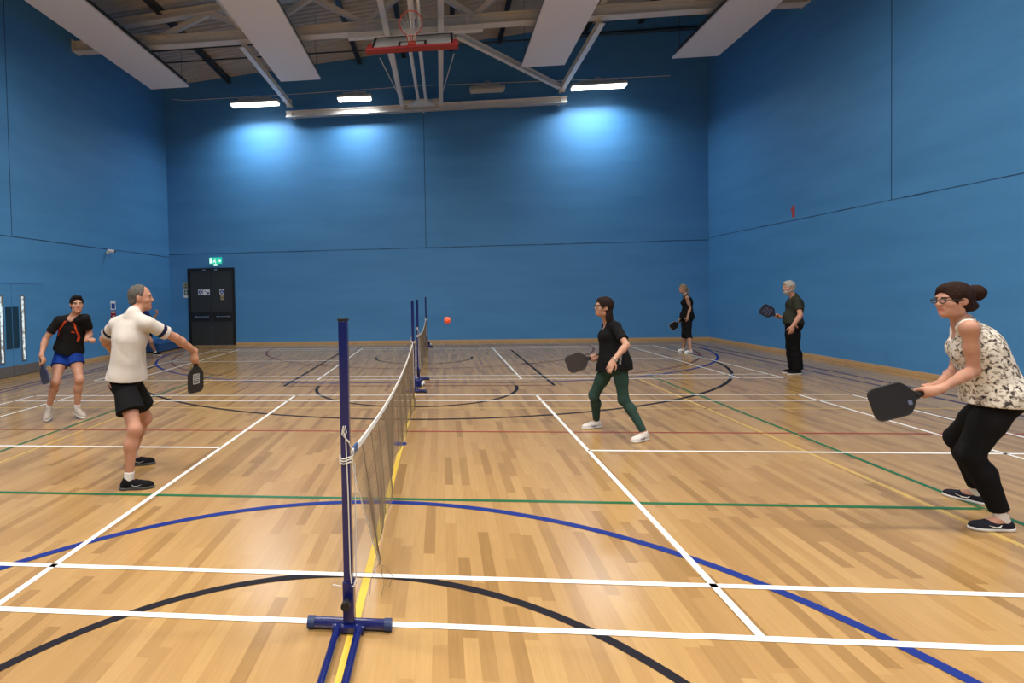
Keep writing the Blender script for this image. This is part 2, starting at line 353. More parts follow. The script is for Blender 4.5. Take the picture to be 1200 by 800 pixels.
# longitudinal beams to the end wall
def side_beam(x, lab):
    t = empty('longitudinal_beam', (x, 10, 8.1)); tag(t, lab, 'beam')
    mb = MB(); ibeam(mb, (x, 10.7, 8.12), (x, 14.95, 8.12), .14, .16); mb.box((x-.09, 14.93, 8.0), (x+.09, 14.97, 8.24)); mb.build('far_section', M['rail'], t)
    mb = MB(); ibeam(mb, (x-.0, 3.7, 8.56), (x, 10.65, 8.56), .14, .16); mb.build('near_section', M['steel'], t)
    mb = MB(); mb.obox((x, 14.9, 8.12), (x, YB, 8.12), .06, .06); mb.build('wall_bracket', M['rail'], t)
side_beam(-4.48, 'grey steel beam running to the end wall left of the backboard')
side_beam(4.44, 'grey steel beam running to the end wall right of the backboard')
mb = MB(); ibeam(mb, (.98, 10.8, 8.06), (4.30, 14.72, 8.10), .12, .15); tag(mb.build('diagonal_brace', M['rail']), 'diagonal grey steel brace from truss to the end of right beam', 'brace')

# ------------------------------------------------------------------ radiant panels
def panel(x, lab):
    wd = .59; y0, y1, z = -4.5, 12.62, 7.9
    t = empty('radiant_panel', (x, y1, z)); tag(t, lab, 'ceiling panel', 'long white ceiling panels')
    mb = MB(); yy = y1
    while yy > y0:
        a = max(y0, yy-4.25); mb.box((x-wd, a+.004, z), (x+wd, yy, z+.05)); yy -= 4.25
    mb.build('panel_face', M['panel'], t)
    mb = MB(); mb.box((x-wd+.03, y0, z+.05), (x-wd+.06, y1-.1, z+.17)); mb.box((x+wd-.06, y0, z+.05), (x+wd-.03, y1-.1, z+.17))
    y = y1-.25
    while y > y0: mb.box((x-wd+.04, y-.02, z+.05), (x+wd-.04, y+.02, z+.12)); y -= 2.1
    mb.build('panel_frame', M['purlin'], t)
    y = y1-.35
    while y > y0:
        for s in (-1, 1): mb = MB(); mb.tube([(x+s*(wd-.045), y, z+.1), (x+s*(wd-.045), y, roof_z(x+s*wd))], .006, 5); mb.build('suspension_wire', M['purlin'], t)
        y -= 4.2
panel(-7.42, 'leftmost long white radiant panel hanging below the roof')
panel(-3.46, 'second white radiant panel from left, beside left beam')
panel(3.40, 'third white radiant panel, hanging right of the backboard')
panel(7.43, 'rightmost white radiant panel near the right wall')

# ------------------------------------------------------------------ luminaires
def luminaire(x, y, z, length, lab, lit=True, power=LAMP_WALL, group=None, spread=150, dy=.32, col=WALL_COL, cut=0.0):
    t = empty('ceiling_light', (x, y, z)); tag(t, lab, 'light', group)
    mb = MB(); h = length/2
    mb.prism([(-dy/2, .015), (dy/2, .015), (dy/2-.05, .12), (-dy/2+.05, .12)], ((x, y, z), (0,1,0), (0,0,1), (1,0,0)), length); mb.build('housing', M['lampbody'], t)
    mb = MB(); mb.box((x-h+.02, y-dy/2+.015, z-.035), (x+h-.02, y+dy/2-.015, z+.016)); mb.build('diffuser', M['lamp'] if lit else M['lampoff'], t, bevel=.01)
    if y > 10:
        mb = MB(); mb.obox((x-h*.7, y, z+.2), (x+h*.7, y, z+.2), .04, .04)
        for s in (-1, 1): mb.tube([(x+s*h*.6, y, z+.1), (x+s*h*.6, y, z+.2), (x+s*h*.6, YB, z+.3)], .010, 6)
        pts = [(x+.10*math.cos(a*.7)*(1-a*.02), y+.05+.01*a, z+.27+.06*math.sin(a*.7)) for a in range(22)]; mb.tube(pts, .007, 6)
        mb.build('bracket', M['lampbody'], t)
    if lit:
        ld = bpy.data.lights.new('lamp_light', 'AREA'); ld.shape = 'RECTANGLE'; ld.size = length*.95; ld.size_y = dy*.9; ld.energy = power*length; ld.color = col; ld.spread = math.radians(spread)
        lo = bpy.data.objects.new('lamp_light', ld); COL.objects.link(lo); lo.parent = t; lo.location = (0, 0, -.045)
    return t
luminaire(-5.50, 14.50, 7.98, 1.60, 'leftmost lit luminaire high on the end wall', group='luminaires along the end wall')
luminaire(-2.19, 14.50, 7.98, 1.09, 'short lit luminaire left of the folded backboard mast', group='luminaires along the end wall')
luminaire(2.04, 14.50, 8.02, 1.09, 'unlit luminaire right of the folded backboard mast', lit=False, group='luminaires along the end wall')
luminaire(5.44, 14.50, 7.94, 1.64, 'rightmost lit luminaire high on the end wall', group='luminaires along the end wall')
for y, pw in ((6.6, .46), (0.6, 1.0), (-5.4, 1.25)):
    for x in (-6.1, -1.95, 1.95, 6.1):
        luminaire(x, y, 8.15, 1.5, 'lit luminaire of the rows hanging over the hall', power=LAMP_HALL*pw, group='luminaires in rows over the hall', spread=160, col=LAMP_COL)
mb = MB(); mb.tube([(XL+.3, YB-.03, 8.62), (-8.3, YB-.03, 8.55), (-5, YB-.03, 8.55), (0, YB-.03, 8.60), (5, YB-.03, 8.50), (7.9, YB-.03, 8.47)], .010, 6)
tag(mb.build('electrical_conduit', M['rail']), 'thin grey conduit running along the end wall above the lights', 'conduit')

# ------------------------------------------------------------------ folded basketball backstop
def backstop():
    t = empty('basketball_backstop', (-.03, 15.1, 7.75)); tag(t, 'folded basketball backboard on a ceiling frame with red padding and ring', 'basketball hoop')
    mb = MB(); mb.box((-4.6, 15.0, 7.66), (4.6, 15.05, 7.86)); mb.box((-4.6, 14.92, 7.66), (4.6, 15.12, 7.685)); mb.box((-4.6, 14.92, 7.84), (4.6, 15.12, 7.865))
    for x in (-4.4, 0, 4.4): mb.box((x-.03, 15.05, 7.7), (x+.03, YB, 7.82))
    mb.box((4.40, 14.93, 7.685), (4.44, 15.0, 7.84)); mb.box((-4.44, 14.93, 7.685), (-4.40, 15.0, 7.84))
    mb.build('wall_rail', M['rail'], t)
    for x in (-.68, .58):
        mb = MB(); ibeam(mb, (x, 4.5, 7.86), (x, 14.98, 7.86), .13, .14); mb.box((x-.075, 14.9, 7.72), (x+.075, 14.98, 8.0)); mb.build('ceiling_rail', M['rail'], t)
    mb = MB(); mb.obox((-1.66, 10.35, 7.96), (-.74, 10.35, 7.96), .16, .13); mb.obox((-.62, 10.35, 7.96), (.52, 10.35, 7.96), .16, .13); mb.obox((.64, 10.35, 7.96), (1.58, 10.35, 7.96), .16, .13)
    for x in (-1.2, 1.2): mb.tube([(x, 10.35, 7.95), (x, 10.35, 8.25)], .012, 6)
    mb.build('cross_member', M['rail'], t)
    # mast: pair of tubes from the wall end forward to the board
    for x in (-.13, .10):
        mb = MB(); mb.tube([(x, 14.7, 7.80), (x, 9.2, 7.25)], .045, 12); mb.build('mast_tube', M['rail'], t)
    mb = MB(); mb.tube([(-.03, 9.1, 7.45), (-.03, 4.6, 7.80)], .06, 12); mb.tube([(.12, 9.1, 7.45), (.12, 4.6, 7.80)], .03, 10); mb.build('front_strut', M['rail'], t)
    mb = MB(); mb.add([(-.45, 14.7, 7.80), (.42, 14.7, 7.80), (.12, 14.2, 7.76), (-.16, 14.2, 7.76), (-.45, 14.7, 7.70), (.42, 14.7, 7.70), (.12, 14.2, 7.70), (-.16, 14.2, 7.70)], [(0,1,2,3),(7,6,5,4),(0,4,5,1),(1,5,6,2),(2,6,7,3),(3,7,4,0)])
    mb.box((-.62, 14.64, 7.78), (.50, 14.74, 7.90)); mb.build('hinge_plate', M['rail'], t)
    mb = MB()
    for s in (-1, 1):
        mb.tube([(-.05+s*.60, 14.7, 7.82), (-.05+s*.62, 9.3, 7.25)], .009, 6); mb.tube([(-.05+s*.60, 14.7, 7.84), (-.05+s*.98, 11.6, 7.95)], .014, 6)
    mb.build('stay_rod', M['rail'], t)
    mb = MB()
    for s in (-1, 1): mb.tube([(-.03+s*.12, 9.6, 7.22), (-.03+s*.28, 9.3, 7.2), (-.03+s*.62, 9.0, 7.10)], .022, 8)
    mb.tube([(-.35, 9.35, 7.22), (.30, 9.35, 7.22)], .025, 8); mb.tube([(-.35, 9.6, 7.27), (.30, 9.6, 7.27)], .02, 8)
    mb.build('board_brace', M['rail'], t)
    # board
    o = Vector((-.03, 8.42, 6.70)); U = Vector((1,0,0)); V = Vector((0, .80, .60)).normalized(); W = U.cross(V)*-1   # W: front normal (toward camera/up)
    W = Vector((0, -V.z, V.y))
    def R(u0, v0, u1, v1, th, off, mbx, mi=0): mbx.prism([(u0, v0), (u1, v0), (u1, v1), (u0, v1)], (o+W*off, U, V, W), th, mi)
    mb = MB(); R(-.88, .03, .88, 1.16, .03, 0, mb, 0); board = mb.build('backboard', M['board'], t)
    mb = MB()
    for r in ((-.86, 1.10, .86, 1.15), (-.86, .12, -.81, 1.15), (.81, .12, .86, 1.15), (-.30, .15, -.25, .60), (.25, .15, .30, .60), (-.30, .55, .30, .60)): R(*r, .004, .018, mb)
    for r in ((-.86, 1.10, .86, 1.15), (-.86, .12, -.81, 1.15), (.81, .12, .86, 1.15)): R(*r, .004, -.018, mb)
    mb.build('black_marking', M['lblack'], board, local=False)
    mb = MB(); R(-.95, -.06, .95, .07, .11, 0, mb); R(-.95, .0, -.84, .42, .09, 0, mb); R(.84, .0, .95, .42, .09, 0, mb); mb.build('red_padding', M['redpad'], t, bevel=.015)
    mb = MB()
    a = o+V*.16+W*.02; ring_dir = Vector((0, -.62, .78)).normalized(); c = a+ring_dir*.42
    e2 = ring_dir; pts = [c + (U*math.cos(k*math.pi/16)+e2*math.sin(k*math.pi/16))*.228 for k in range(33)]
    mb.tube(pts, .011, 8, cap=False)
    mb.obox(a, a+ring_dir*.06, .17, .13, up=(0,.6,.5)); mb.tube([a+U*.06, c-e2*.20+U*.10], .009, 6); mb.tube([a-U*.06, c-e2*.20-U*.10], .009, 6)
    mb.tube([a, a+ring_dir*.19], .02, 6)
    mb.build('ring', M['orange'], t, smooth=False)
    mb = MB(); n2 = ring_dir.cross(U)   # net hangs limp below the ring
    for k in range(12):
        t0 = 2*math.pi*k/12; p = c+(U*math.cos(t0)+e2*math.sin(t0))*.225
        mb.tube([p, p*.5+(c+Vector((0, .12, -.16)))*.5+Vector((0,0,-.02)), c+Vector((.06*math.cos(t0), .20+.03*math.sin(t0), -.26))], .0035, 4)
    mb.build('hoop_net', M['cord'], t)
    mb = MB(); mb.box((-.10, 9.36, 7.60), (.04, 9.50, 7.78)); mb.build('winch_strap', M['bluestrap'], t, bevel=.01)
backstop()

# ------------------------------------------------------------------ back wall fire doors
def back_doors():
    t = empty('door_1', (-7.53, YB, 0)); struct(t)
    x0, x1, zt = -8.33, -6.72, 2.70; xm = (x0+x1)/2
    mb = MB(); y0, y1 = YB-.06, YB
    mb.box((x0-.04, y0, 0), (x0+.04, y1, zt)); mb.box((x1-.04, y0, 0), (x1+.04, y1, zt)); mb.box((x0+.04, y0, zt-.10), (x1-.04, y1, zt)); mb.build('door_frame', M['doorframe'], t)
    for a, b in ((x0+.05, xm-.012), (xm+.012, x1-.05)):
        mb = MB(); mb.box((a, YB-.04, .02), (b, YB-.005, zt-.11)); leaf = mb.build('door_leaf', M['door'], t)
        mb = MB(); mb.box((a+.02, YB-.055, .84), (b-.02, YB-.04, 1.16)); mb.build('push_pad', M['doorframe'], leaf)
        mb = MB(); c = (a+b)/2+.05; mb.box((c-.24, YB-.095, .985), (c+.24, YB-.08, 1.015)); mb.box((c-.24, YB-.09, .97), (c-.20, YB-.05, 1.03)); mb.box((c+.20, YB-.09, .97), (c+.24, YB-.05, 1.03)); mb.build('push_bar', M['chrome'], leaf)
        mb = MB(); c = b-.22 if a < xm-.3 else a+.18; mb.box((c-.05, YB-.075, zt-.085), (c+.05, YB-.06, zt-.045)); mb.build('door_closer', M['chrome'], leaf)
    def disc(mb, x, z, r, y): mb.prism([(r*math.cos(k*math.pi/10), r*math.sin(k*math.pi/10)) for k in range(20)], ((x, y, z), (1,0,0), (0,0,1), (0,1,0)), .002)
    y = YB-.042
    for x in (-7.92, -7.14):
        mb = MB(); mb.box((x-.08, y-.003, 1.78), (x+.08, y, 1.95)); s = mb.build('door_sign', M['signwhite'], t)
        mb = MB(); disc(mb, x, 1.865, .07, y-.004); mb.build('blue_disc', M['signblue'], s)
        mb = MB(); mb.box((x-.03, y-.007, 1.835), (x+.03, y-.005, 1.85)); mb.box((x-.012, y-.007, 1.835), (x+.012, y-.005, 1.90)); mb.build('symbol', M['signwhite'], s)
    mb = MB(); mb.box((-7.82, y-.003, 1.76), (-7.58, y, 1.95)); s = mb.build('door_sign', M['signwhite'], t); s['label'] = 'white rectangular notice'
    mb = MB(); mb.box((-7.70, y-.005, 1.79), (-7.60, y-.003, 1.86)); mb.box((-7.80, y-.005, 1.88), (-7.68, y-.003, 1.90)); mb.build('print', M['signblue'], s)
    mb = MB(); mb.box((-7.19, y-.003, 1.58), (-7.07, y, 1.74)); s = mb.build('door_sign', M['signyellow'], t); s['label'] = 'small yellow notice'
    mb = MB()
    for z in (1.62, 1.65, 1.68): mb.box((-7.17, y-.005, z), (-7.09, y-.003, z+.012))
    mb.build('print', M['doorframe'], s)
back_doors()
def exit_sign():
    t = empty('exit_sign', (-7.34, YB, 2.83)); tag(t, 'illuminated green emergency exit sign above the dark double doors', 'exit sign')
    mb = MB(); mb.box((-7.56, YB-.06, 2.84), (-7.12, YB-.01, 3.06)); mb.box((-7.42, YB-.05, 2.80), (-7.26, YB-.01, 2.84)); mb.box((-7.5, YB-.012, 2.86), (-7.18, YB, 3.04)); mb.build('sign_box', M['exit'], t, bevel=.006)
    y = YB-.064
    mb = MB()   # door, running man, arrow
    mb.box((-7.545, y, 2.86), (-7.47, y+.003, 3.04))
    def P(pts): mb.prism(pts, ((0, y+.0015, 0), (1,0,0), (0,0,1), (0,1,0)), .003)
    P([(-7.42, 2.93), (-7.36, 2.99), (-7.34, 2.97), (-7.39, 2.92)]); P([(-7.40, 2.93), (-7.43, 2.88), (-7.41, 2.87), (-7.37, 2.93)]); P([(-7.38, 2.93), (-7.34, 2.90), (-7.35, 2.86), (-7.33, 2.86), (-7.31, 2.91), (-7.36, 2.95)])
    mb.tube([(-7.345, y, 3.01), (-7.345, y+.003, 3.01)], .016, 10)
    mb.box((-7.235, y, 2.925), (-7.15, y+.003, 2.965)); P([(-7.20, 2.90), (-7.20, 2.875), (-7.13, 2.945), (-7.20, 3.015), (-7.20, 2.99), (-7.16, 2.945)])
    mb.box((-7.40, YB-.053, 2.795), (-7.28, YB-.045, 2.83)); mb.build('exit_symbol', M['exitw'], t)
exit_sign()
def wall_signs():
    y = YB-.004
    mb = MB(); mb.box((-8.545, y, 1.98), (-8.385, YB, 2.23)); s = mb.build('wall_notice', M['signyellow']); tag(s, 'small beige notice beside the dark doors, upper of two', 'sign')
    mb = MB(); mb.prism([(-.05, 0), (.05, 0), (0, .09)], ((-8.465, y-.002, 2.10), (1,0,0), (0,0,1), (0,1,0)), .003); mb.box((-8.52, y-.003, 2.02), (-8.41, y-.001, 2.06)); mb.build('print', M['signgreen'], s)
    mb = MB(); mb.box((-8.55, y, 1.68), (-8.37, YB, 1.96)); s = mb.build('wall_notice', M['signwhite']); tag(s, 'white and green notice beside the dark doors, lower of two', 'sign')
    mb = MB(); mb.box((-8.53, y-.003, 1.76), (-8.39, y-.001, 1.94)); p = mb.build('green_print', M['signgreen'], s)
    mb = MB(); mb.tube([(-8.46, y-.005, 1.89), (-8.46, y-.003, 1.89)], .02, 10); mb.box((-8.50, y-.005, 1.84), (-8.42, y-.003, 1.865)); mb.box((-8.50, y-.005, 1.80), (-8.42, y-.003, 1.81)); mb.build('symbol', M['signwhite'], p)
    x = XL+.004
    mb = MB(); mb.box((XL, 11.93, 1.37), (x, 12.16, 1.64)); s = mb.build('wall_notice', M['signwhite']); tag(s, 'white and blue fire notice on the left wall', 'sign')
    mb = MB(); mb.box((x, 11.96, 1.40), (x+.002, 12.13, 1.555)); mb.box((x, 12.03, 1.585), (x+.002, 12.06, 1.625)); mb.build('blue_print', M['signblue'], s)
    mb = MB(); mb.box((XL, 11.93, 1.12), (x, 12.16, 1.33)); s = mb.build('wall_notice', M['signred']); tag(s, 'dark red notice on the left wall below the blue one', 'sign')
    mb = MB(); mb.box((x, 11.96, 1.28), (x+.002, 12.13, 1.315)); mb.box((x, 12.0, 1.16), (x+.002, 12.09, 1.20)); mb.build('print', M['signwhite'], s)
wall_signs()
# CCTV camera on left wall
t = empty('security_camera', (XL, 11.9, 3.05)); tag(t, 'small white security camera mounted on the left wall', 'security camera')
mb = MB(); mb.tube([(XL, 11.86, 3.02), (XL+.02, 11.86, 3.02)], .05, 14); mb.tube([(XL, 11.86, 3.02), (XL+.10, 11.88, 3.03)], .018, 8); mb.build('mount', M['camera'], t)
mb = MB(); mb.tube([(XL+.06, 11.80, 3.07), (XL+.24, 11.83, 3.04)], .045, 16); cb = mb.build('camera_body', M['camera'], t)
mb = MB(); mb.tube([(XL+.24, 11.83, 3.04), (XL+.252, 11.832, 3.037)], .036, 16); mb.build('lens', M['black'], cb)
# blue mat against the left wall
t = empty('gym_mat', (-8.6, 13.6, 0)); tag(t, 'low blue vinyl gym mat lying against the left wall by the corner', 'gym mat')
mb = MB(); mb.box((-9.0, 12.95, .02), (-8.15, 14.5, .30)); mb.build('mat_body', M['mat'], t, bevel=.03)
mb = MB(); mb.box((-8.98, 12.98, 0), (-8.17, 14.48, .02)); mb.build('mat_shadow_slab', M['black'], t)  # black slab standing in for the shadow under the mat
# left double doors, painted as the wall
def left_doors():
    t = empty('door_2', (XL, 8.35, 0)); struct(t)
    y0, ym, y1, zt = 7.40, 8.35, 9.30, 2.07; X = XL
    mb = MB(); mb.box((X, y0-.03, 0), (X+.012, y0, zt+.03)); mb.box((X, y1, 0), (X+.012, y1+.03, zt+.03)); mb.box((X, y0, zt), (X+.012, y1, zt+.03)); mb.build('door_frame', M['wall'], t)
    mb = MB(); mb.box((X, y0, .0), (X+.002, y1, zt)); mb.build('shadow_gap', M['seam'], t)
    for a, b, vy in ((y0+.006, ym-.005, 8.05), (ym+.005, y1-.008, 8.65)):
        mb = MB(); mb.box((X+.002, a, .02), (X+.02, b, zt-.008)); leaf = mb.build('door_leaf', M['wall'], t)
        mb = MB(); mb.box((X+.02, a, .01), (X+.026, b, .235)); mb.build('kick_plate', M['kick'], leaf)
        mb = MB(); fr = .025
        z0, z1 = .34, 1.78
        mb.box((X+.02, vy-.06, z0-fr), (X+.034, vy-.06+fr, z1+fr)); mb.box((X+.02, vy+.06-fr, z0-fr), (X+.034, vy+.06, z1+fr)); mb.box((X+.02, vy-.06+fr, z0-fr), (X+.034, vy+.06-fr, z0)); mb.box((X+.02, vy-.06+fr, z1), (X+.034, vy+.06-fr, z1+fr)); vf = mb.build('vision_panel', M['kick'], leaf)
        mb = MB(); mb.box((X+.02, vy-.035, z0), (X+.026, vy+.035, z1)); mb.build('pane', M['glass'], vf)
    for a, b in ((8.17, 8.335), (8.365, 8.53)):
        mb = MB(); mb.box((X+.02, a, .62), (X+.028, b, 1.55)); mb.build('push_plate', M['plate'], t)
left_doors()

# ------------------------------------------------------------------ net posts and nets
def net_post(loc, rz, lab, H=1.545, rl=.52):
    t = empty('net_post', (0, 0, 0)); tag(t, lab, 'net post', 'blue portable net posts')
    mb = MB(); s = .0225; mb.box((-s, -s, .05), (s, s, H)); mb.build('upright', M['postblue'], t, bevel=.004)
    mb = MB(); mb.box((-s-.002, -s-.002, H), (s+.002, s+.002, H+.012)); mb.box((-.004, s, H-.02), (.004, s+.03, H-.01)); mb.build('top_cap', M['black'], t)
    mb = MB(); s = .028; mb.box((-s, -s, .03), (s, s, .25)); mb.build('socket', M['postblue'], t, bevel=.004)
    mb = MB(); mb.tube([(-.005, -.028, .16), (-.005, -.06, .16)], .013, 10); mb.tube([(-.005, -.06, .16), (-.005, -.085, .16)], .022, 12); mb.build('clamp_knob', M['black'], t)
    mb = MB(); mb.tube([(-.19, 0, .03), (.19, 0, .03)], .026, 16); mb.box((-.08, -.05, .012), (.08, .03, .040)); mb.build('cross_foot', M['postblue'], t, smooth=False)
    for x in (-1, 1):
        mb = MB(); mb.tube([(x*.175, 0, .03), (x*.212, 0, .03)], .030, 16); mb.build('end_cap', M['rubber'], t)
        mb = MB(); mb.tube([(x*.052, -.03, .03), (x*.052, -rl, .03)], .019, 12); mb.build('base_rail', M['postblue'], t)
    mb = MB(); mb.box((-.10, -rl-.105, .02), (.10, -rl+.02, .13)); mb.build('weight_box', M['postblue'], t, bevel=.01)
    for x in (-1, 1):
        mb = MB(); mb.tube([(x*.105, -rl-.06, .042), (x*.135, -rl-.06, .042)], .04, 14); mb.build('wheel', M['signwhite'], t)
    mb = MB()   # pulley hook and cords tied round the post
    for z in (.845, .858, .87): mb.tube([(.027*math.cos(k*math.pi/8)*1.15, .027*math.sin(k*math.pi/8)*1.15, z+.004*math.sin(k)) for k in range(17)], .0035, 6)
    mb.tube([(-.004, -.03, 1.03), (-.012, -.032, .99), (0, -.034, .975), (.010, -.032, 1.0), (.004, -.03, 1.03), (-.004, -.031, 1.0), (.006, -.034, .97), (.022, -.032, .95), (.030, -.01, .91), (.032, .03, .87)], .0035, 6)
    mb.tube([(.006, -.03, .97), (.012, -.032, .7), (.014, -.03, .30), (.02, -.034, .25)], .003, 6)
    mb.tube([(.034, .05, .82), (.036, .03, .5), (.033, .02, .22)], .003, 6)
    mb.tube([(-.03, -.034, .235), (-.07, -.05, .25)], .003, 5); mb.tube([(-.03, 0, .235), (.03, -.032, .235), (.034, .03, .24)], .004, 5)
    mb.build('tie_cord', M['cord'], t)
    t.location = loc; t.rotation_euler = (0, 0, rz)
    return t
p0 = net_post((0.002, -.03, 0), 0, 'nearest blue net post standing in the foreground', rl=.95)
def dup(o, loc, rz, lab):
    c = copy_tree(o); c.location = loc; c.rotation_euler = (0, 0, rz); c['label'] = lab; return c
p1 = net_post((0.0, 6.30, 0), math.pi, 'blue net post at the far end of the near net')
dup(p1, (0.02, 7.60, 0), 0, 'blue net post at the near end of the far net')
dup(p1, (0.0, 13.80, 0), math.pi, 'farthest blue net post by the end wall')
def net(y0, y1, z0, z1, zm, lab, cell=.028, bulge=.07, gather=.45):
    t = empty('sports_net', (0, (y0+y1)/2, 0)); tag(t, lab, 'net')
    L = y1-y0
    def top(y):
        s = (y-y0)/L; lini = z0+(z1-z0)*s
        m_ = zm-(z0+z1)/2; return lini + m_*(1-(2*s-1)**2) if .0 <= s <= 1 else lini
    def point(y, v):          # v 0 top .. 1 bottom
        zt = top(y); zb = .035
        sl = 0
        # loose ends: the side edges slant inwards towards the bottom
        g = gather*v**1.4; e = (y-y0)/L
        yy = y + g*max(0, 1-(y-y0)/1.2)**2 - g*max(0, 1-(y1-y)/1.2)**2
        x = bulge*math.sin(v*1.35)*(.6+.4*math.sin(e*9+1.0)) + .010*math.sin(e*57)*v + .02*v*math.sin(e*23+2)
        return Vector((x, yy, zt+(zb-zt)*v))
    ny = int(L/cell); nv = int(.75/cell)
    mb = MB()
    r = .0014 if cell < .04 else .0018
    def strand(pts, r):
        # triangular section cord
        mb.tube(pts, r, 3, cap=False)
    ys = [y0+L*i/ny for i in range(ny+1)]
    for i, y in enumerate(ys): strand([point(y, j/6) for j in range(7)], r*(2.2 if i % 14 == 0 else 1))
    for j in range(1, nv): strand([point(y0+L*i/(ny//4), j/nv) for i in range(ny//4+1)], r)
    mesh = mb.build('net_mesh', M['netcord'], t)
    mb = MB(); strip = MB()
    n = 60; vs = []
    for i in range(n+1):
        p = point(y0+L*i/n, 0)
        for dx, dz in ((-.004, .014), (.004, .014), (.004, -.022), (-.004, -.022)): vs.append((p.x+dx, p.y, p.z+dz))
    fs = []
    for i in range(n):
        for k in range(4): fs.append((4*i+k, 4*i+(k+1) % 4, 4*i+4+(k+1) % 4, 4*i+4+k))
    fs += [(3, 2, 1, 0), (4*n, 4*n+1, 4*n+2, 4*n+3)]
    mb.add(vs, fs); mb.build('top_tape', M['tape'], t)
    mb = MB(); mb.tube([point(y0+.001, j/8) for j in range(9)], .004, 6); mb.tube([point(y1-.001, j/8) for j in range(9)], .004, 6)
    mb.tube([point(y0, .75)+Vector((.0, -.01, 0)), point(y0, .9)+Vector((.008, 0, 0)), point(y0, 1)], .003, 5)
    mb.build('side_cord', M['cord'], t)
    mb = MB()
    mb.tube([point(y0+L*i/80, 1) for i in range(81)], .0022, 5)
    e = point(y0, 1)
    for k, (dx, dy) in enumerate(((.03, -.10), (.10, -.22), (-.02, -.30), (.06, -.33))):
        mb.tube([e, e+Vector((dx*.5, dy*.4, .03)), e+Vector((dx, dy*.8, .02)), e+Vector((dx*.8, dy, -.02))], .0016, 4)
    mb.build('bottom_cord', M['netcord'], t)
    mb = MB(); a = point(y0+.12, 0); mb.obox(point(y0+.10, 0)+Vector((.0, 0, .0)), point(y0+.22, 0), .012, .042); mb.build('tape_sleeve', M['mat'], t)
    mb = MB(); mb.tube([(.0, y0-.10, .86), point(y0, 0)], .003, 5); mb.tube([point(y1, 0), (.0, y1+.10, .86)], .003, 5); mb.build('tie_string', M['cord'], t)
net(.10, 6.20, .84, .84, .705, 'near sagging net with white top tape between blue posts')
net(7.70, 13.70, .90, .90, .72, 'far net strung between the two distant blue posts', cell=.05, bulge=.05)
# ball
mb = MB()
me = bpy.data.meshes.new('pickleball')
import bmesh
bm = bmesh.new(); bmesh.ops.create_icosphere(bm, subdivisions=4, radius=.037)
holes = [Vector((math.sqrt(1-z*z)*math.cos(i*2.39996), math.sqrt(1-z*z)*math.sin(i*2.39996), z)) for i in range(40) for z in [1-2*(i+.5)/40]]
for v in bm.verts:
    d = v.co.normalized()
    if any(d.dot(h) > .988 for h in holes): v.co = d*.030
bm.to_mesh(me); bm.free(); me.materials.append(M['balls'])
me.polygons.foreach_set('use_smooth', [True]*len(me.polygons))
o = bpy.data.objects.new('pickleball', me); COL.objects.link(o); o.location = (.548, 3.2, 1.373)
tag(o, 'orange perforated ball in mid air above the net', 'ball')

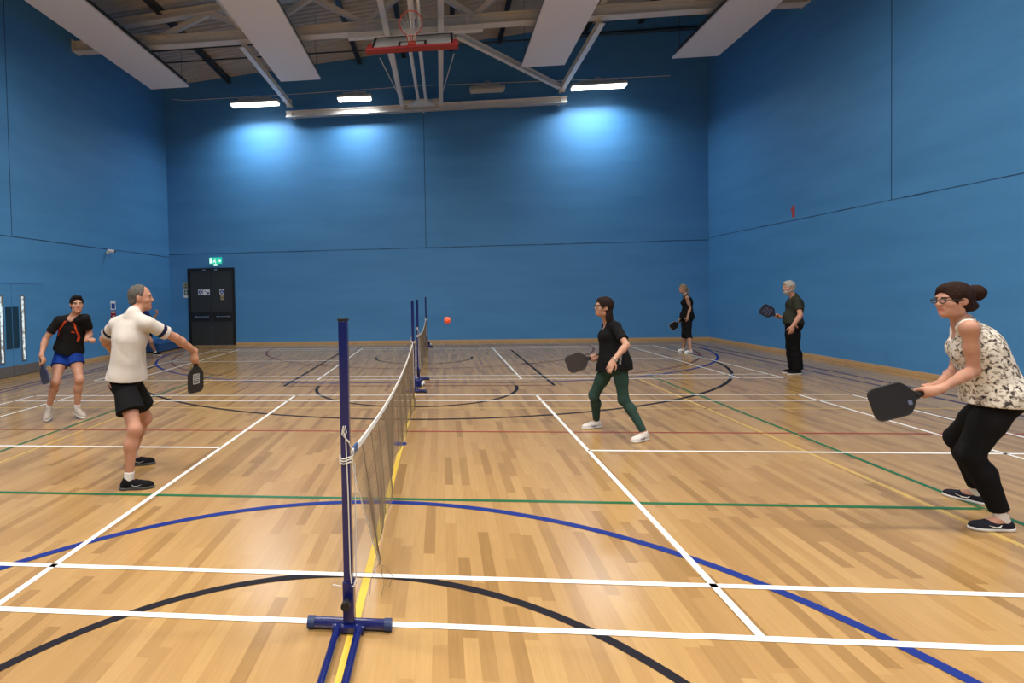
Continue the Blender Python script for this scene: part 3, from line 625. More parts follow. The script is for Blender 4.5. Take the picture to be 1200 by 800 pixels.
# ------------------------------------------------------------------ implicit-surface modelling for figures
V3 = lambda p: np.array(p, dtype=np.float64)
def nrm(v): v = V3(v); return v/max(1e-9, np.linalg.norm(v))
class Sdf:
    def __init__(s, h): s.h = h; s.prims = []; s.cuts = []
    def cone(s, a, b, ra, rb, k=.02, flat=None, clip=None, sub=False):
        s.prims.append(('c', V3(a), V3(b), ra, rb, k, flat, clip, sub)); return s
    def ell(s, c, axes, radii, k=.02, clip=None, sub=False):
        s.prims.append(('e', V3(c), np.array([nrm(a) for a in axes]), V3(radii), None, k, None, clip, sub)); return s
    def cut(s, point, normal): s.cuts.append((V3(point), nrm(normal))); return s   # removes the side the normal points to
    def field(s, wrinkle=None):
        h = s.h; lo = np.full(3, 1e9); hi = -lo
        for p in s.prims:
            if p[8]: continue
            if p[0] == 'c': r = max(p[3], p[4])*1.05; l = np.minimum(p[1], p[2])-r; u = np.maximum(p[1], p[2])+r
            else: r = p[3].max(); l = p[1]-r; u = p[1]+r
            lo = np.minimum(lo, l); hi = np.maximum(hi, u)
        lo -= 3*h+.01; hi += 3*h+.01
        n = np.ceil((hi-lo)/h).astype(int)+1
        F = np.full(n, 1.0, dtype=np.float32)
        for kind, A, B, ra, rb, k, flat, clip, sub in s.prims:
            m = max(k, .012)+2*h
            if kind == 'c': r = max(ra, rb); l = np.minimum(A, B)-r-m; u = np.maximum(A, B)+r+m
            else: r = ra.max(); l = A-r-m; u = A+r+m
            i0 = np.clip(np.floor((l-lo)/h).astype(int), 0, n); i1 = np.clip(np.ceil((u-lo)/h).astype(int)+1, 0, n)
            if np.any(i1 <= i0): continue
            X = lo[0]+h*np.arange(i0[0], i1[0])[:, None, None]; Y = lo[1]+h*np.arange(i0[1], i1[1])[None, :, None]; Z = lo[2]+h*np.arange(i0[2], i1[2])[None, None, :]
            if kind == 'c':
                d = B-A; dd = max(1e-9, d@d)
                t = np.clip(((X-A[0])*d[0]+(Y-A[1])*d[1]+(Z-A[2])*d[2])/dd, 0, 1)
                px, py, pz = X-A[0]-t*d[0], Y-A[1]-t*d[1], Z-A[2]-t*d[2]
                if flat is not None:
                    ax, sc = flat; q = (px*ax[0]+py*ax[1]+pz*ax[2])*(1/sc-1); px = px+q*ax[0]; py = py+q*ax[1]; pz = pz+q*ax[2]
                D = np.sqrt(px*px+py*py+pz*pz)-(ra+(rb-ra)*t)
            else:
                q = [((X-A[0])*B[i][0]+(Y-A[1])*B[i][1]+(Z-A[2])*B[i][2])/ra[i] for i in range(3)]
                k0 = np.sqrt(q[0]**2+q[1]**2+q[2]**2)
                k1 = np.sqrt((q[0]/ra[0])**2+(q[1]/ra[1])**2+(q[2]/ra[2])**2)+1e-9
                D = k0*(k0-1)/k1
            if clip is not None:
                for cp, cn in clip: D = np.maximum(D, (X-cp[0])*cn[0]+(Y-cp[1])*cn[1]+(Z-cp[2])*cn[2])
            sl = (slice(i0[0], i1[0]), slice(i0[1], i1[1]), slice(i0[2], i1[2])); G = F[sl]
            if sub: D = -D; hh = np.maximum(k-np.abs(G-D), 0)/k; F[sl] = np.maximum(G, D)+hh*hh*k/4
            else: hh = np.maximum(k-np.abs(G-D), 0)/k; F[sl] = np.minimum(G, D)-hh*hh*k/4
        if wrinkle or s.cuts:
            X = lo[0]+h*np.arange(n[0])[:, None, None]; Y = lo[1]+h*np.arange(n[1])[None, :, None]; Z = lo[2]+h*np.arange(n[2])[None, None, :]
            if wrinkle:
                a, f = wrinkle
                w1 = np.abs(np.sin(f*.55*(X*.9+Z*.55-Y*.3)+1.6*np.sin(6*Z+4*Y+3*X))); w2 = np.abs(np.sin(f*.5*(Y*.9-Z*.6+X*.4)+1.8*np.sin(5*X-4*Z)))
                w3 = np.sin(f*.3*(Z+.4*X-.5*Y)+2*np.sin(4*X+5*Y))
                F += (a*(.9-1.2*w1**.7*(.5+.5*w3)-.9*w2**.7*(.5-.5*w3)+.35)).astype(np.float32)
            for cp, cn in s.cuts: F = np.maximum(F, ((X-cp[0])*cn[0]+(Y-cp[1])*cn[1]+(Z-cp[2])*cn[2]).astype(np.float32))
        return F, lo
    def mesh(s, wrinkle=None):
        F, lo = s.field(wrinkle); h = s.h
        F[0, :, :] = F[-1, :, :] = 1; F[:, 0, :] = F[:, -1, :] = 1; F[:, :, 0] = F[:, :, -1] = 1
        I = F < 0; n = np.array(F.shape)
        cnt = np.zeros(n-1, dtype=np.int8)
        for dx in (0, 1):
            for dy in (0, 1):
                for dz in (0, 1): cnt += I[dx:n[0]-1+dx, dy:n[1]-1+dy, dz:n[2]-1+dz]
        act = (cnt > 0) & (cnt < 8); idx = np.argwhere(act)
        if not len(idx): return np.zeros((0, 3)), np.zeros((0, 4), int)
        vid = np.full(n-1, -1, dtype=np.int32); vid[act] = np.arange(len(idx))
        acc = np.zeros((len(idx), 3)); w = np.zeros(len(idx))
        cs = [(a, b, c) for a in (0, 1) for b in (0, 1) for c in (0, 1)]
        val = {c: F[idx[:, 0]+c[0], idx[:, 1]+c[1], idx[:, 2]+c[2]].astype(float) for c in cs}
        for c in cs:
            for ax in range(3):
                if c[ax]: continue
                c2 = list(c); c2[ax] = 1; c2 = tuple(c2); a, b = val[c], val[c2]; x = (a < 0) != (b < 0)
                t = np.where(x, a/np.where(x, a-b, 1), 0); p = np.tile(np.array(c, float), (len(idx), 1)); p[:, ax] = t
                acc += p*x[:, None]; w += x
        vs = lo+h*(idx+acc/w[:, None])
        faces = []
        for ax in range(3):
            o1, o2 = (ax+1) % 3, (ax+2) % 3
            sl0 = [slice(None)]*3; sl1 = [slice(None)]*3; sl0[ax] = slice(0, -1); sl1[ax] = slice(1, None)
            E = I[tuple(sl0)] != I[tuple(sl1)]; e = np.argwhere(E)
            e = e[(e[:, o1] > 0) & (e[:, o2] > 0) & (e[:, o1] < n[o1]-1) & (e[:, o2] < n[o2]-1)]
            ins = I[e[:, 0], e[:, 1], e[:, 2]]
            def g(a, b):
                q = e.copy(); q[:, o1] -= a; q[:, o2] -= b; return vid[q[:, 0], q[:, 1], q[:, 2]]
            f = np.stack([g(1, 1), g(0, 1), g(0, 0), g(1, 0)], 1)
            f[~ins] = f[~ins][:, ::-1]; faces.append(f)
        return vs, np.concatenate(faces)
    def build(s, name, mats, parent, wrinkle=None, matfn=None, smooth_iter=1):
        vs, fs = s.mesh(wrinkle)
        if smooth_iter:
            e = np.concatenate([fs[:, [0, 1]], fs[:, [1, 2]], fs[:, [2, 3]], fs[:, [3, 0]]])
            for _ in range(smooth_iter):
                a = np.zeros_like(vs); c = np.zeros(len(vs))
                for q, r in ((0, 1), (1, 0)): np.add.at(a, e[:, q], vs[e[:, r]]); np.add.at(c, e[:, q], 1)
                vs = vs*.5+(a/c[:, None])*.5
        root = np.array(world_of(parent).translation)
        me = bpy.data.meshes.new(name); loc = (vs-root).astype(np.float32)
        me.vertices.add(len(loc)); me.vertices.foreach_set('co', loc.ravel())
        me.loops.add(fs.size); me.loops.foreach_set('vertex_index', fs.astype(np.int32).ravel())
        me.polygons.add(len(fs)); me.polygons.foreach_set('loop_start', np.arange(0, fs.size, 4, dtype=np.int32)); me.polygons.foreach_set('loop_total', np.full(len(fs), 4, dtype=np.int32))
        me.update(calc_edges=True); me.validate()
        if not isinstance(mats, (list, tuple)): mats = [mats]
        for m in mats: me.materials.append(m)
        if matfn is not None:
            c = vs[fs].mean(1); me.polygons.foreach_set('material_index', matfn(c).astype(np.int32))
        me.polygons.foreach_set('use_smooth', np.ones(len(me.polygons), dtype=bool)); me.update()
        o = bpy.data.objects.new(name, me); COL.objects.link(o); o.parent = parent
        return o

def cloth(name, rgb, noise=.12, ns=14, rough=.9, bump=.15): return mat(name, rgb, rough, spec=.12, noise=noise, nscale=ns, bump=bump, bscale=220)
def skinm(name, rgb): 
    m = mat(name, rgb, .5, spec=.35, noise=.14, nscale=18); b = m.node_tree.nodes['Principled BSDF']
    b.inputs['Subsurface Weight'].default_value = .12; b.inputs['Subsurface Radius'].default_value = (.02, .008, .004); b.inputs['Subsurface Scale'].default_value = .5
    return m
def hairm(name, rgb): return mat(name, (rgb[0]*.75, rgb[1]*.75, rgb[2]*.75), .75, spec=.12, noise=.6, nscale=90, bump=.9, bscale=150, stretch=(1, 1, .25))
EYE_W = mat('eye_white', (.30, .28, .27), .4); EYE_I = mat('dark_iris', (.02, .015, .01), .25)
SOLE_W = mat('white_rubber_sole', (.62, .60, .57), .6); SOLE_B = mat('black_rubber_sole', (.015, .015, .016), .6)
SOCK = cloth('white_sock', (.65, .63, .60))
LENS = mat('clear_lens', (.3, .33, .36), .08, spec=.3, alpha=.07)

def frame(J):
    u = nrm(V3(J['neck'])-V3(J['pelvis'])); r = nrm(V3(J['shR'])-V3(J['shL'])); r = nrm(r-u*(r@u)); f = np.cross(u, r)
    rh = nrm(V3(J['hipR'])-V3(J['hipL'])); rh = nrm(rh-u*(rh@u)); fh = np.cross(u, rh)
    return u, r, f, rh, fh
def grip_hand(S, W, Hc, h, tsign=1, rh=.016, s=1.0):
    """hand closed round a handle centred at Hc with axis h, wrist at W"""
    W, Hc, h = V3(W), V3(Hc), nrm(h); v = W-Hc; p = nrm(v-h*(v@h)); t = np.cross(h, p)*tsign
    pc = Hc+p*(rh+.013)*1.0
    S.cone(W, pc+p*.008, .027*s, .026*s, .02, flat=(t, 1.15)); S.ell(pc+p*.006, (h, p, t), (.043*s, .017*s, .040*s), .018)
    for i, o in enumerate((-.033, -.011, .011, .032)):
        R = rh+.009; c0 = Hc+h*o*s
        ang = (38, 95, 150, 205) if i != 3 else (34, 88, 140, 190)
        P = [c0+(p*math.cos(math.radians(a))+t*math.sin(math.radians(a)))*(R+(.006 if a < 60 else 0)) for a in ang]
        P.insert(0, pc+h*o*s+t*.012)
        rr = (.0115, .0105, .0098, .009, .008) if i else (.010, .0095, .009, .008, .0072)
        for a in range(4): S.cone(P[a], P[a+1], rr[a]*s, rr[a+1]*s, .004)
    R = rh+.010; Q = [pc-t*.02+h*.012, Hc+h*.036+(p*math.cos(-.9)+t*math.sin(-.9))*(R+.010), Hc+h*.050+(p*math.cos(-1.9)+t*math.sin(-1.9))*(R+.003), Hc+h*.046+(p*math.cos(-2.7)+t*math.sin(-2.7))*R]
    for a, (ra, rb) in enumerate(((.016, .014), (.0135, .0115), (.0112, .009))): S.cone(Q[a], Q[a+1], ra*s, rb*s, .006)
def open_hand(S, W, d, pn, s=1.0, curl=(18, 30, 25), tside=1, spread=.004):
    """relaxed hand: wrist W, direction d, palm faces pn"""
    W = V3(W); d = nrm(d); pn = V3(pn); pn = nrm(pn-d*(pn@d)); l = np.cross(d, pn)*tside
    S.cone(W, W+d*.03*s, .025*s, .027*s, .015, flat=(pn, .75)); S.ell(W+d*.052*s, (l, pn, d), (.040*s, .0155*s, .052*s), .015)
    for i, (o, ln) in enumerate(((.030, .92), (.010, 1.0), (-.010, .95), (-.029, .76))):
        P = W+d*(.092-.004*abs(i-1))*s+l*o*s; ang = 0; dirv = d+l*spread*(1.5-i)*8; R0 = .0098-(i == 3)*.0012
        S.cone(W+d*.05*s+l*o*.8*s, P, .012*s, R0*s, .008)
        for j, (L, c) in enumerate(zip((.040, .026, .021), curl)):
            ang += math.radians(c+i*3); q = nrm(d*math.cos(ang)+pn*math.sin(ang)+l*spread*(1.5-i)*8); P2 = P+q*L*ln*s
            S.cone(P, P2, (R0-.0007*j)*s, (R0-.0012-.0007*j)*s, .004); P = P2
    B = W+d*.022*s+l*.026*s; T1 = B+nrm(d*.7+l*.75+pn*.35)*.038*s; T2 = T1+nrm(d*.9+l*.35+pn*.4)*.030*s; T3 = T2+nrm(d+l*.1+pn*.35)*.024*s
    S.cone(B, T1, .015*s, .0125*s, .01); S.cone(T1, T2, .012*s, .0105*s, .005); S.cone(T2, T3, .0105*s, .0085*s, .005)

def foot_frame(an, toe, base=True):
    an, toe = V3(an), V3(toe); d = toe-an; hz = np.array([d[0], d[1], 0]); L = np.linalg.norm(hz); hd = hz/L
    pitch = math.atan2(toe[2]-an[2], L)-math.atan2(-.055, .175)
    if abs(pitch) < .12 and base: pitch = 0
    f = hd*math.cos(pitch)+np.array([0, 0, 1])*math.sin(pitch); n = -hd*math.sin(pitch)+np.array([0, 0, 1])*math.cos(pitch)
    o = an-n*.085
    if pitch == 0: o[2] = 0
    return o, f, n, np.cross(f, n)

def person(name, label, J, st):
    """J joints in metres, st style; the body is one continuous surface, clothing and hair are its parts"""
    root = empty('person', (J['pelvis'][0], J['pelvis'][1], 0)); tag(root, label, 'person')
    J = {k: V3(v) for k, v in J.items()}
    u, r, f, rh, fh = frame(J); H = st['H']; s = H/1.75; fem = st.get('fem', False); bw = st.get('bw', 1.0); h = st.get('h', .008)
    neck, pel = J['neck'], J['pelvis']; Z = np.array([0, 0, 1.])
    lerp = lambda a, b, t: a+(b-a)*t
    hf = nrm(st['face']); hu = st.get('headup'); hu = nrm(V3(hu) if hu is not None else (J['head']-neck)*.5+Z*.2)
    hu = nrm(hu-hf*(hu@hf)); hr = np.cross(hf, hu); hc = J['head']
    # frames up the spine; the back curves slightly
    P = lambda t: lerp(pel, neck, t) - f*.02*math.sin(math.pi*t)
    SW = (.155 if fem else .172)*s*bw; belly = st.get('belly', 0)
    def torso(S, g=0.0, k=.05, lo=0.0, flare=0.0, low=True):
        if low: S.ell(P(.06)+fh*.0, (rh, fh, u), ((.165 if fem else .158)*s*bw+g+flare, .115*s*bw+g+flare*.8, .12*s+g), k)
        if low:
            for hp in (J['hipL'], J['hipR']): S.ell(hp-fh*.035*s+u*.01, (rh, fh, u), (.088*s*bw+g, .095*s*bw+g, .10*s+g), k)
        S.ell(P(.34), (lerp(rh, r, .5), lerp(fh, f, .5), u), ((.128 if fem else .142)*s*bw+g+flare*.7, .10*s*bw+g+flare*.5, .14*s+g), k)
        if belly: S.ell(P(.27)+lerp(fh, f, .5)*(.045+belly*.35), (rh, lerp(fh, f, .5), u), (.12*s*bw+g, .07+belly+g, .13*s+g), k)
        S.ell(P(.66), (r, f, u), (SW*.93+g, .112*s*bw+g, .17*s+g), k)
        if fem:
            for q in (-1, 1): S.ell(P(.66)+f*.085*s*bw+r*q*.068*s, (r, f, u), (.058*s+g*.7, .05*s+g*.7, .058*s+g*.7), .04)
        else: S.ell(P(.73)+f*.05*s, (r, f, u), (.13*s*bw+g, .065*s+g, .085*s+g), k)
        S.cone(lerp(J['shL'], neck, .14)-u*.020, lerp(J['shR'], neck, .14)-u*.020, .046*s+g*.7, .046*s+g*.7, k*.8)
        for sh in ('shL', 'shR'): S.cone(neck-u*.02, J[sh]+u*.005, .044*s+g*.6, .046*s+g*.6, .035)
    # ------------- body
    S = Sdf(h); torso(S)
    hb = hc-hu*.075*s-hf*.012*s
    S.cone(neck-u*.02, hb, .058*s*(.88 if fem else 1), .052*s*(.88 if fem else 1), .035)
    A = .9 if fem else 1.0; A *= st.get('arm', 1)
    for q in 'LR':
        sh, el, wr = J['sh'+q], J['el'+q], J['wr'+q]; m = lerp(el, wr, .28)
        S.cone(sh-u*.006, lerp(sh, el, .5), .046*s*A, .044*s*A, .03); S.cone(lerp(sh, el, .45), el, .046*s*A, .037*s*A, .02)
        S.cone(el, m, .039*s*A, .042*s*A, .02); S.cone(m, wr, .041*s*A, .026*s*A, .02)
        hp, kn, an = J['hip'+q], J['kn'+q], J['an'+q]; G = st.get('leg', 1)
        S.cone(hp-u*.01, lerp(hp, kn, .45), .088*s*bw*G, .072*s*G, .03); S.cone(lerp(hp, kn, .4), kn, .073*s*G, .052*s*G, .03)
        ax = nrm(an-kn); back = -nrm(np.cross(nrm(np.cross(kn-hp, an-kn)+1e-6*Z), ax)) if np.linalg.norm(np.cross(kn-hp, an-kn)) > 1e-3 else -fh
        fo, ff, fn, fr = foot_frame(an, J['toe'+q]); back = -ff
        S.ell(kn+ff*(.004 if fem else .010), (ff, fr, ax), (.046*s*G, .048*s*G, .055*s), .03)
        S.cone(kn, lerp(kn, an, .32)+back*.016, .050*s*G, .054*s*G, .03); S.cone(lerp(kn, an, .30)+back*.016, lerp(kn, an, .92), .054*s*G, .034*s*G, .03)
        S.cone(lerp(kn, an, .9), an, .034*s, .034*s, .01); S.cone(an-fn*.02, fo+ff*.10*s+fn*.04, .034*s, .028*s, .02); S.cone(fo-ff*.03*s+fn*.045, fo+ff*.06*s+fn*.045, .028*s, .028*s, .02)
    for q in 'LR':
        hd = st['hand'+q]
        if hd[0] == 'grip': grip_hand(S, J['wr'+q], hd[1], hd[2], hd[3], s=s*(.92 if fem else 1))
        else: open_hand(S, J['wr'+q], hd[1], hd[2], s=s*(.92 if fem else 1), tside=hd[3], curl=hd[4] if len(hd) > 4 else (18, 30, 25))
    # head
    hs = s*(.96 if fem else 1.0)*st.get('hs', 1.0)
    X = lambda a, b, c: hc+hr*a*hs+hf*b*hs+hu*c*hs
    S.ell(X(0, -.012, .030), (hr, hf, hu), (.074*hs, .093*hs, .088*hs), .02)
    S.ell(X(0, .018, -.020), (hr, hf, hu), (.062*hs, .072*hs, .085*hs), .03)
    S.ell(X(0, .045, -.070), (hr, hf, hu), (.042*hs, .040*hs, .036*hs), .03)
    S.cone(X(-.035, -.005, -.075), X(0, .055, -.088), .022*hs, .020*hs, .02); S.cone(X(.035, -.005, -.075), X(0, .055, -.088), .022*hs, .020*hs, .02)
    S.cone(X(-.030, .070, .030), X(.030, .070, .030), .016*hs, .016*hs, .012)
    for q in (-1, 1):
        S.ell(X(q*.031, .092, .010), (hr, hf, hu), (.017*hs, .014*hs, .011*hs), .008, sub=True)
        S.ell(X(q*.042, .055, -.020), (hr, hf, hu), (.020*hs, .022*hs, .018*hs), .02)
        S.ell(X(q*.073, -.008, -.002), (hr+hf*q*.35, hf, hu), (.010*hs, .019*hs, .032*hs), .006)
    S.cone(X(0, .084, .018), X(0, .103, -.018), .008*hs, .0105*hs, .008); S.ell(X(-.010, .094, -.022), (hr, hf, hu), (.008*hs, .010*hs, .008*hs), .006); S.ell(X(.010, .094, -.022), (hr, hf, hu), (.008*hs, .010*hs, .008*hs), .006)
    S.cone(X(-.018, .082, -.049), X(.018, .082, -.049), .0075*hs, .0075*hs, .006); S.cone(X(-.014, .081, -.060), X(.014, .081, -.060), .0085*hs, .0085*hs, .006)
    S.ell(X(0, .078, -.088), (hr, hf, hu), (.018*hs, .014*hs, .014*hs), .015)
    def mf(c):
        d = c-hc; a, b, e = d@hr/hs, d@hf/hs, d@hu/hs; o = np.zeros(len(c), int)
        o[(np.abs(a) < .024) & (b > .074) & (np.abs(e+.0545) < .0095)] = 1
        o[(np.abs(np.abs(a)-.031) < .019) & (b > .066) & (np.abs(e-.029) < .0055)] = 2
        return o
    S.build('body', [st['skin'], st['lips'], st['brow']], root, matfn=mf)
    for q in (-1, 1):
        E = Sdf(.0035); E.ell(X(q*.031, .0725, .010), (hr, hf, hu), (.0110*hs, .0112*hs, .0075*hs), .002)
        c0 = X(q*.031, .0725, .010)
        E.build('eye', [EYE_W, EYE_I], root, matfn=lambda c: ((c-c0)@hf/hs > .0078).astype(int))
    # ------------- hair
    hd = st['hair']; Hs = Sdf(h*.8)
    if hd[0] in ('short', 'bun', 'long', 'tail', 'full', 'thin'):
        t = {'short': .016, 'bun': .020, 'long': .022, 'tail': .016, 'full': .022, 'thin': .007}[hd[0]]
        Hs.ell(X(0, -.016, .032), (hr, hf, hu), ((.074+t*.8)*hs, (.093+t)*hs, (.088+t)*hs), .02)
        if hd[0] != 'thin' : Hs.ell(X(0, .040, .095), (hr, hf, hu), (.050*hs, .040*hs, .026*hs), .02)
        Hs.ell(X(0, -.055, -.035), (hr, hf, hu), ((.060+t*.6)*hs, .048*hs, .060*hs), .02)
        Hs.ell(X(0, (.112 if hd[0] != 'thin' else .104), (-.028 if hd[0] != 'thin' else .028)), (hr, hf, hu), (.080*hs, (.090 if hd[0] != 'thin' else .104)*hs, (.118*hs if hd[0] == 'short' else .102*hs) if hd[0] != 'thin' else .112*hs), .010, sub=True)
        for q in (-1, 1): Hs.ell(X(q*.085, .005, -.012), (hr, hf, hu), (.022*hs, .024*hs, .034*hs), .006, sub=True)
        if hd[0] == 'short':
            for a_, b_, c_, r_ in ((.0, .062, .108, .026), (.028, .056, .106, .024), (-.028, .056, .106, .024), (.012, .070, .098, .018)): Hs.ell(X(a_, b_, c_), (hr, hf, hu), (r_*1.2*hs, r_*1.1*hs, r_*hs), .012)
        if hd[0] in ('short', 'thin', 'full'): Hs.cut(X(0, -.05, -.070), -hu-hf*.3)
        if hd[0] == 'bun':
            Hs.ell(X(0, -.155, .045), (hr, hf, hu), (.058*hs, .060*hs, .060*hs), .02); Hs.ell(X(.01, -.12, .03), (hr, hf, hu), (.035*hs, .045*hs, .035*hs), .02)
            Hs.ell(X(0, -.105, -.045), (hr, hf, hu), (.055*hs, .045*hs, .042*hs), .02)
        if hd[0] == 'long':
            for a, b, c, e in ((-.05, -.05, -.08, .055), (.05, -.05, -.08, .055), (0, -.09, -.09, .06), (-.055, -.06, -.14, .045), (.055, -.06, -.14, .045), (0, -.105, -.16, .05), (.03, -.11, -.19, .035), (-.03, -.11, -.185, .035)): Hs.ell(X(a, b, c), (hr, hf, hu), (.036*hs, .036*hs, e*1.35*hs), .02)
        if hd[0] == 'tail':
            Hs.cone(X(0, -.11, .02), X(0, -.15, -.02), .020*hs, .030*hs, .015); Hs.cone(X(0, -.15, -.02), X(0, -.125, -.14), .030*hs, .014*hs, .015)
        Hs.build('hair', hd[1], root, wrinkle=(.0035, 120))
    if st.get('beard'):
        B = Sdf(h*.8)
        B.ell(X(0, .050, -.075), (hr, hf, hu), (.054*hs, .048*hs, .045*hs), .02); B.cone(X(-.06, .0, -.045), X(0, .05, -.09), .022*hs, .03*hs, .02); B.cone(X(.06, .0, -.045), X(0, .05, -.09), .022*hs, .03*hs, .02)
        B.cone(X(-.022, .088, -.040), X(.022, .088, -.040), .009*hs, .009*hs, .01); B.ell(X(0, .098, -.054), (hr, hf, hu), (.018*hs, .014*hs, .008*hs), .004, sub=True)
        B.cut(X(0, 0, -.026), hu-hf*.15); B.build('beard', hd[1], root, wrinkle=(.002, 130))
    if st.get('glasses'):
        mb = MB()
        for q in (-1, 1):
            pts = [X(q*.031+.024*math.cos(k*math.pi/9), .098, .008+.016*math.sin(k*math.pi/9)) for k in range(19)]; mb.tube(pts, .0032*hs, 6)
            mb.tube([X(q*.054, .098, .012), X(q*.073, .086, .014), X(q*.078, .0, .008), X(q*.074, -.02, -.008)], .0032*hs, 6)
        mb.tube([X(-.009, .101, .011), X(0, .104, .013), X(.009, .101, .011)], .0022*hs, 6)
        gl = mb.build('glasses', st['glasses'], root)
        mb = MB()
        for q in (-1, 1): mb.add([X(q*.031+.022*math.cos(k*math.pi/9), .100, .008+.016*math.sin(k*math.pi/9)) for k in range(18)], [tuple(range(18))])
        mb.build('lens', LENS, gl)
    # ------------- tops
    tp = st['top']; g = tp.get('g', .014)
    S = Sdf(h); torso(S, g, k=.05, flare=tp.get('flare', .0))
    hem = P(tp.get('hem', -.02)); dr = tp.get('drape', 0)
    if dr: S.cone(P(.62), hem, .112*s*bw+g, .118*s*bw+g+dr, .04, flat=(rh, 1.32))
    S.cone(P(.10), hem-u*.04, .12*s*bw+g+tp.get('flare', 0), (.125*s*bw+g+tp.get('flare', 0)*1.5), .05, flat=(lerp(rh, rh, 0), 1.28))
    sl = tp.get('sleeve', 0)
    if sl:
        for q in 'LR':
            sh, el = J['sh'+q], J['el'+q]; e = lerp(sh, el, sl); d = nrm(el-sh)
            S.cone(sh, e+d*.05, .051*s*A+g*.6, (.050*s*A+g*1.2), .025, clip=[(e, d)])
    else:
        for q in 'LR':   # open armholes
            sh = J['sh'+q]; o_ = r*(1 if q == 'R' else -1)
            S.ell(sh+o_*.045+(-u)*.02, (o_, f, u), (.060*s, .085*s, .105*s), .01, sub=True)
    nd = nrm(hb-neck)
    S.cone(neck-u*.035, neck+nd*.012, (.072 if tp.get('collar') else .064)*s, .062*s*(.9 if fem else 1), .03)
    if tp.get('collar'): S.cone(neck-u*.01, neck+nd*.042, .068*s, .064*s, .008, clip=[(neck+nd*.042-f*.01, nrm(nd+f*.35))])
    if tp.get('hem', 0) < 0.01:
        for q in 'LR': S.cone(J['hip'+q], lerp(J['hip'+q], J['kn'+q], .35), .090*s*bw*st.get('leg', 1)+.020, .088*s*st.get('leg', 1)+.022, .05)
    nf = tp.get('neckdrop', .045)
    S.cone(neck+nd*(.105 if tp.get('collar') else .07)+f*.01, hb+hu*.05, (.060 if tp.get('collar') else .060+nf*.3)*s, .06*s, .006, sub=True)
    S.ell(neck+f*(.075)*s-u*(nf*.4), (r, f, u), (.045*s+nf*.4, .05*s, .05+nf), .008, sub=True)
    S.cut(hem, V3(tp['hemn']) if 'hemn' in tp else -u+fh*tp.get('tilt', 0))
    S.build(tp['name'], tp['mats'], root, wrinkle=tp.get('wr', (.004, 34)), matfn=tp.get('matfn')(dict(J=J, u=u, r=r, f=f, s=s, P=P, lerp=lerp)) if tp.get('matfn') else None)
    # ------------- bottoms
    bt = st['bottom']; g = bt.get('g', .006)
    S = Sdf(h); gp = bt.get('gp', .004)
    S.ell(P(.06), (rh, fh, u), ((.165 if fem else .158)*s*bw+gp, .115*s*bw+gp, .12*s+gp), .04)
    for hp in (J['hipL'], J['hipR']): S.ell(hp-fh*.035*s+u*.01, (rh, fh, u), (.088*s*bw+gp, .095*s*bw+gp, .10*s+gp), .04)
    G = st.get('leg', 1)
    for q in 'LR':
        hp, kn, an = J['hip'+q], J['kn'+q], J['an'+q]; e = bt['len']; fo, ff, fn, fr = foot_frame(an, J['toe'+q]); back = -ff
        if e <= 1:
            d = nrm(kn-hp); E = lerp(hp, kn, e); fl = bt.get('flare', .03)
            S.cone(hp, E+d*.04, .090*s*bw*G+gp, .074*s*G+g+fl, .03, clip=[(E, d)])
        else:
            S.cone(hp-u*.01, lerp(hp, kn, .45), .088*s*bw*G+gp, .073*s*G+g, .03); S.cone(lerp(hp, kn, .4), kn, .074*s*G+g, .056*s*G+g, .03)
            S.ell(kn+ff*.004, (ff, fr, nrm(an-kn)), (.047*s*G+g, .050*s*G+g, .056*s+g), .03)
            d = nrm(an-kn); e2 = e-1; E = lerp(kn, an, e2); w2 = bt.get('cuff', 0)
            S.cone(kn, lerp(kn, an, .32)+back*.016*(1-w2*8), .051*s*G+g, .056*s*G+g+w2*.4, .03, clip=[(E, d)]); S.cone(lerp(kn, an, .30)+back*.016*(1-w2*8), lerp(kn, an, 1.0)+d*.02, .056*s*G+g+w2*.4, .035*s*G+g+w2, .03, clip=[(E, d)])
    S.cut(P(.30), u)
    S.build(bt['name'], bt['mats'], root, wrinkle=bt.get('wr', (.002, 40)))
    # ------------- shoes
    for q in 'LR':
        sho = st['shoe']; fo, ff, fn, fr = foot_frame(J['an'+q], J['toe'+q]); k = s*(.94 if fem else 1)*sho.get('sc', 1)
        S = Sdf(min(h, .0065)); Y = lambda a, b, c: fo+ff*a*k+fr*b*k+fn*c*k; ax = (ff, fr, fn)
        S.ell(Y(.125, 0, .030), ax, (.085*k, .046*k, .038*k), .02); S.ell(Y(.03, 0, .035), ax, (.095*k, .036*k, .040*k), .02); S.ell(Y(-.025, 0, .042), ax, (.042*k, .034*k, .046*k), .02)
        S.cone(Y(.0, 0, .06), Y(.09, 0, .045), .036*k, .030*k, .02)
        if sho.get('high', 1): S.cone(Y(0, 0, .06), Y(-.005, 0, .088), .038*k, .040*k, .02)
        S.cone(Y(0, 0, .12), Y(-.002, 0, .085), .032*k, .030*k, .004, sub=True); S.cut(Y(0, 0, .012), -fn)
        so = S.build('shoe', sho['mats'], root, matfn=sho.get('matfn')(fo, ff, fn, fr, k) if sho.get('matfn') else None)
        T = Sdf(.0055); T.ell(Y(.125, 0, .014), ax, (.090*k, .049*k, .05*k), .02); T.ell(Y(.03, 0, .014), ax, (.10*k, .038*k, .05*k), .02); T.ell(Y(-.03, 0, .014), ax, (.044*k, .037*k, .05*k), .02)
        T.cut(Y(0, 0, .024), fn); T.cut(Y(0, 0, .001), -fn); T.build('sole', sho['sole'], so)
        mb = MB()
        for i in range(4):
            a = .055+.020*i; zt = .085-.0075*i; mb.tube([Y(a, -.020, zt-.006), Y(a+.004, 0, zt), Y(a, .020, zt-.006)], .003, 5)
        mb.build('lace', sho['lace'], so)
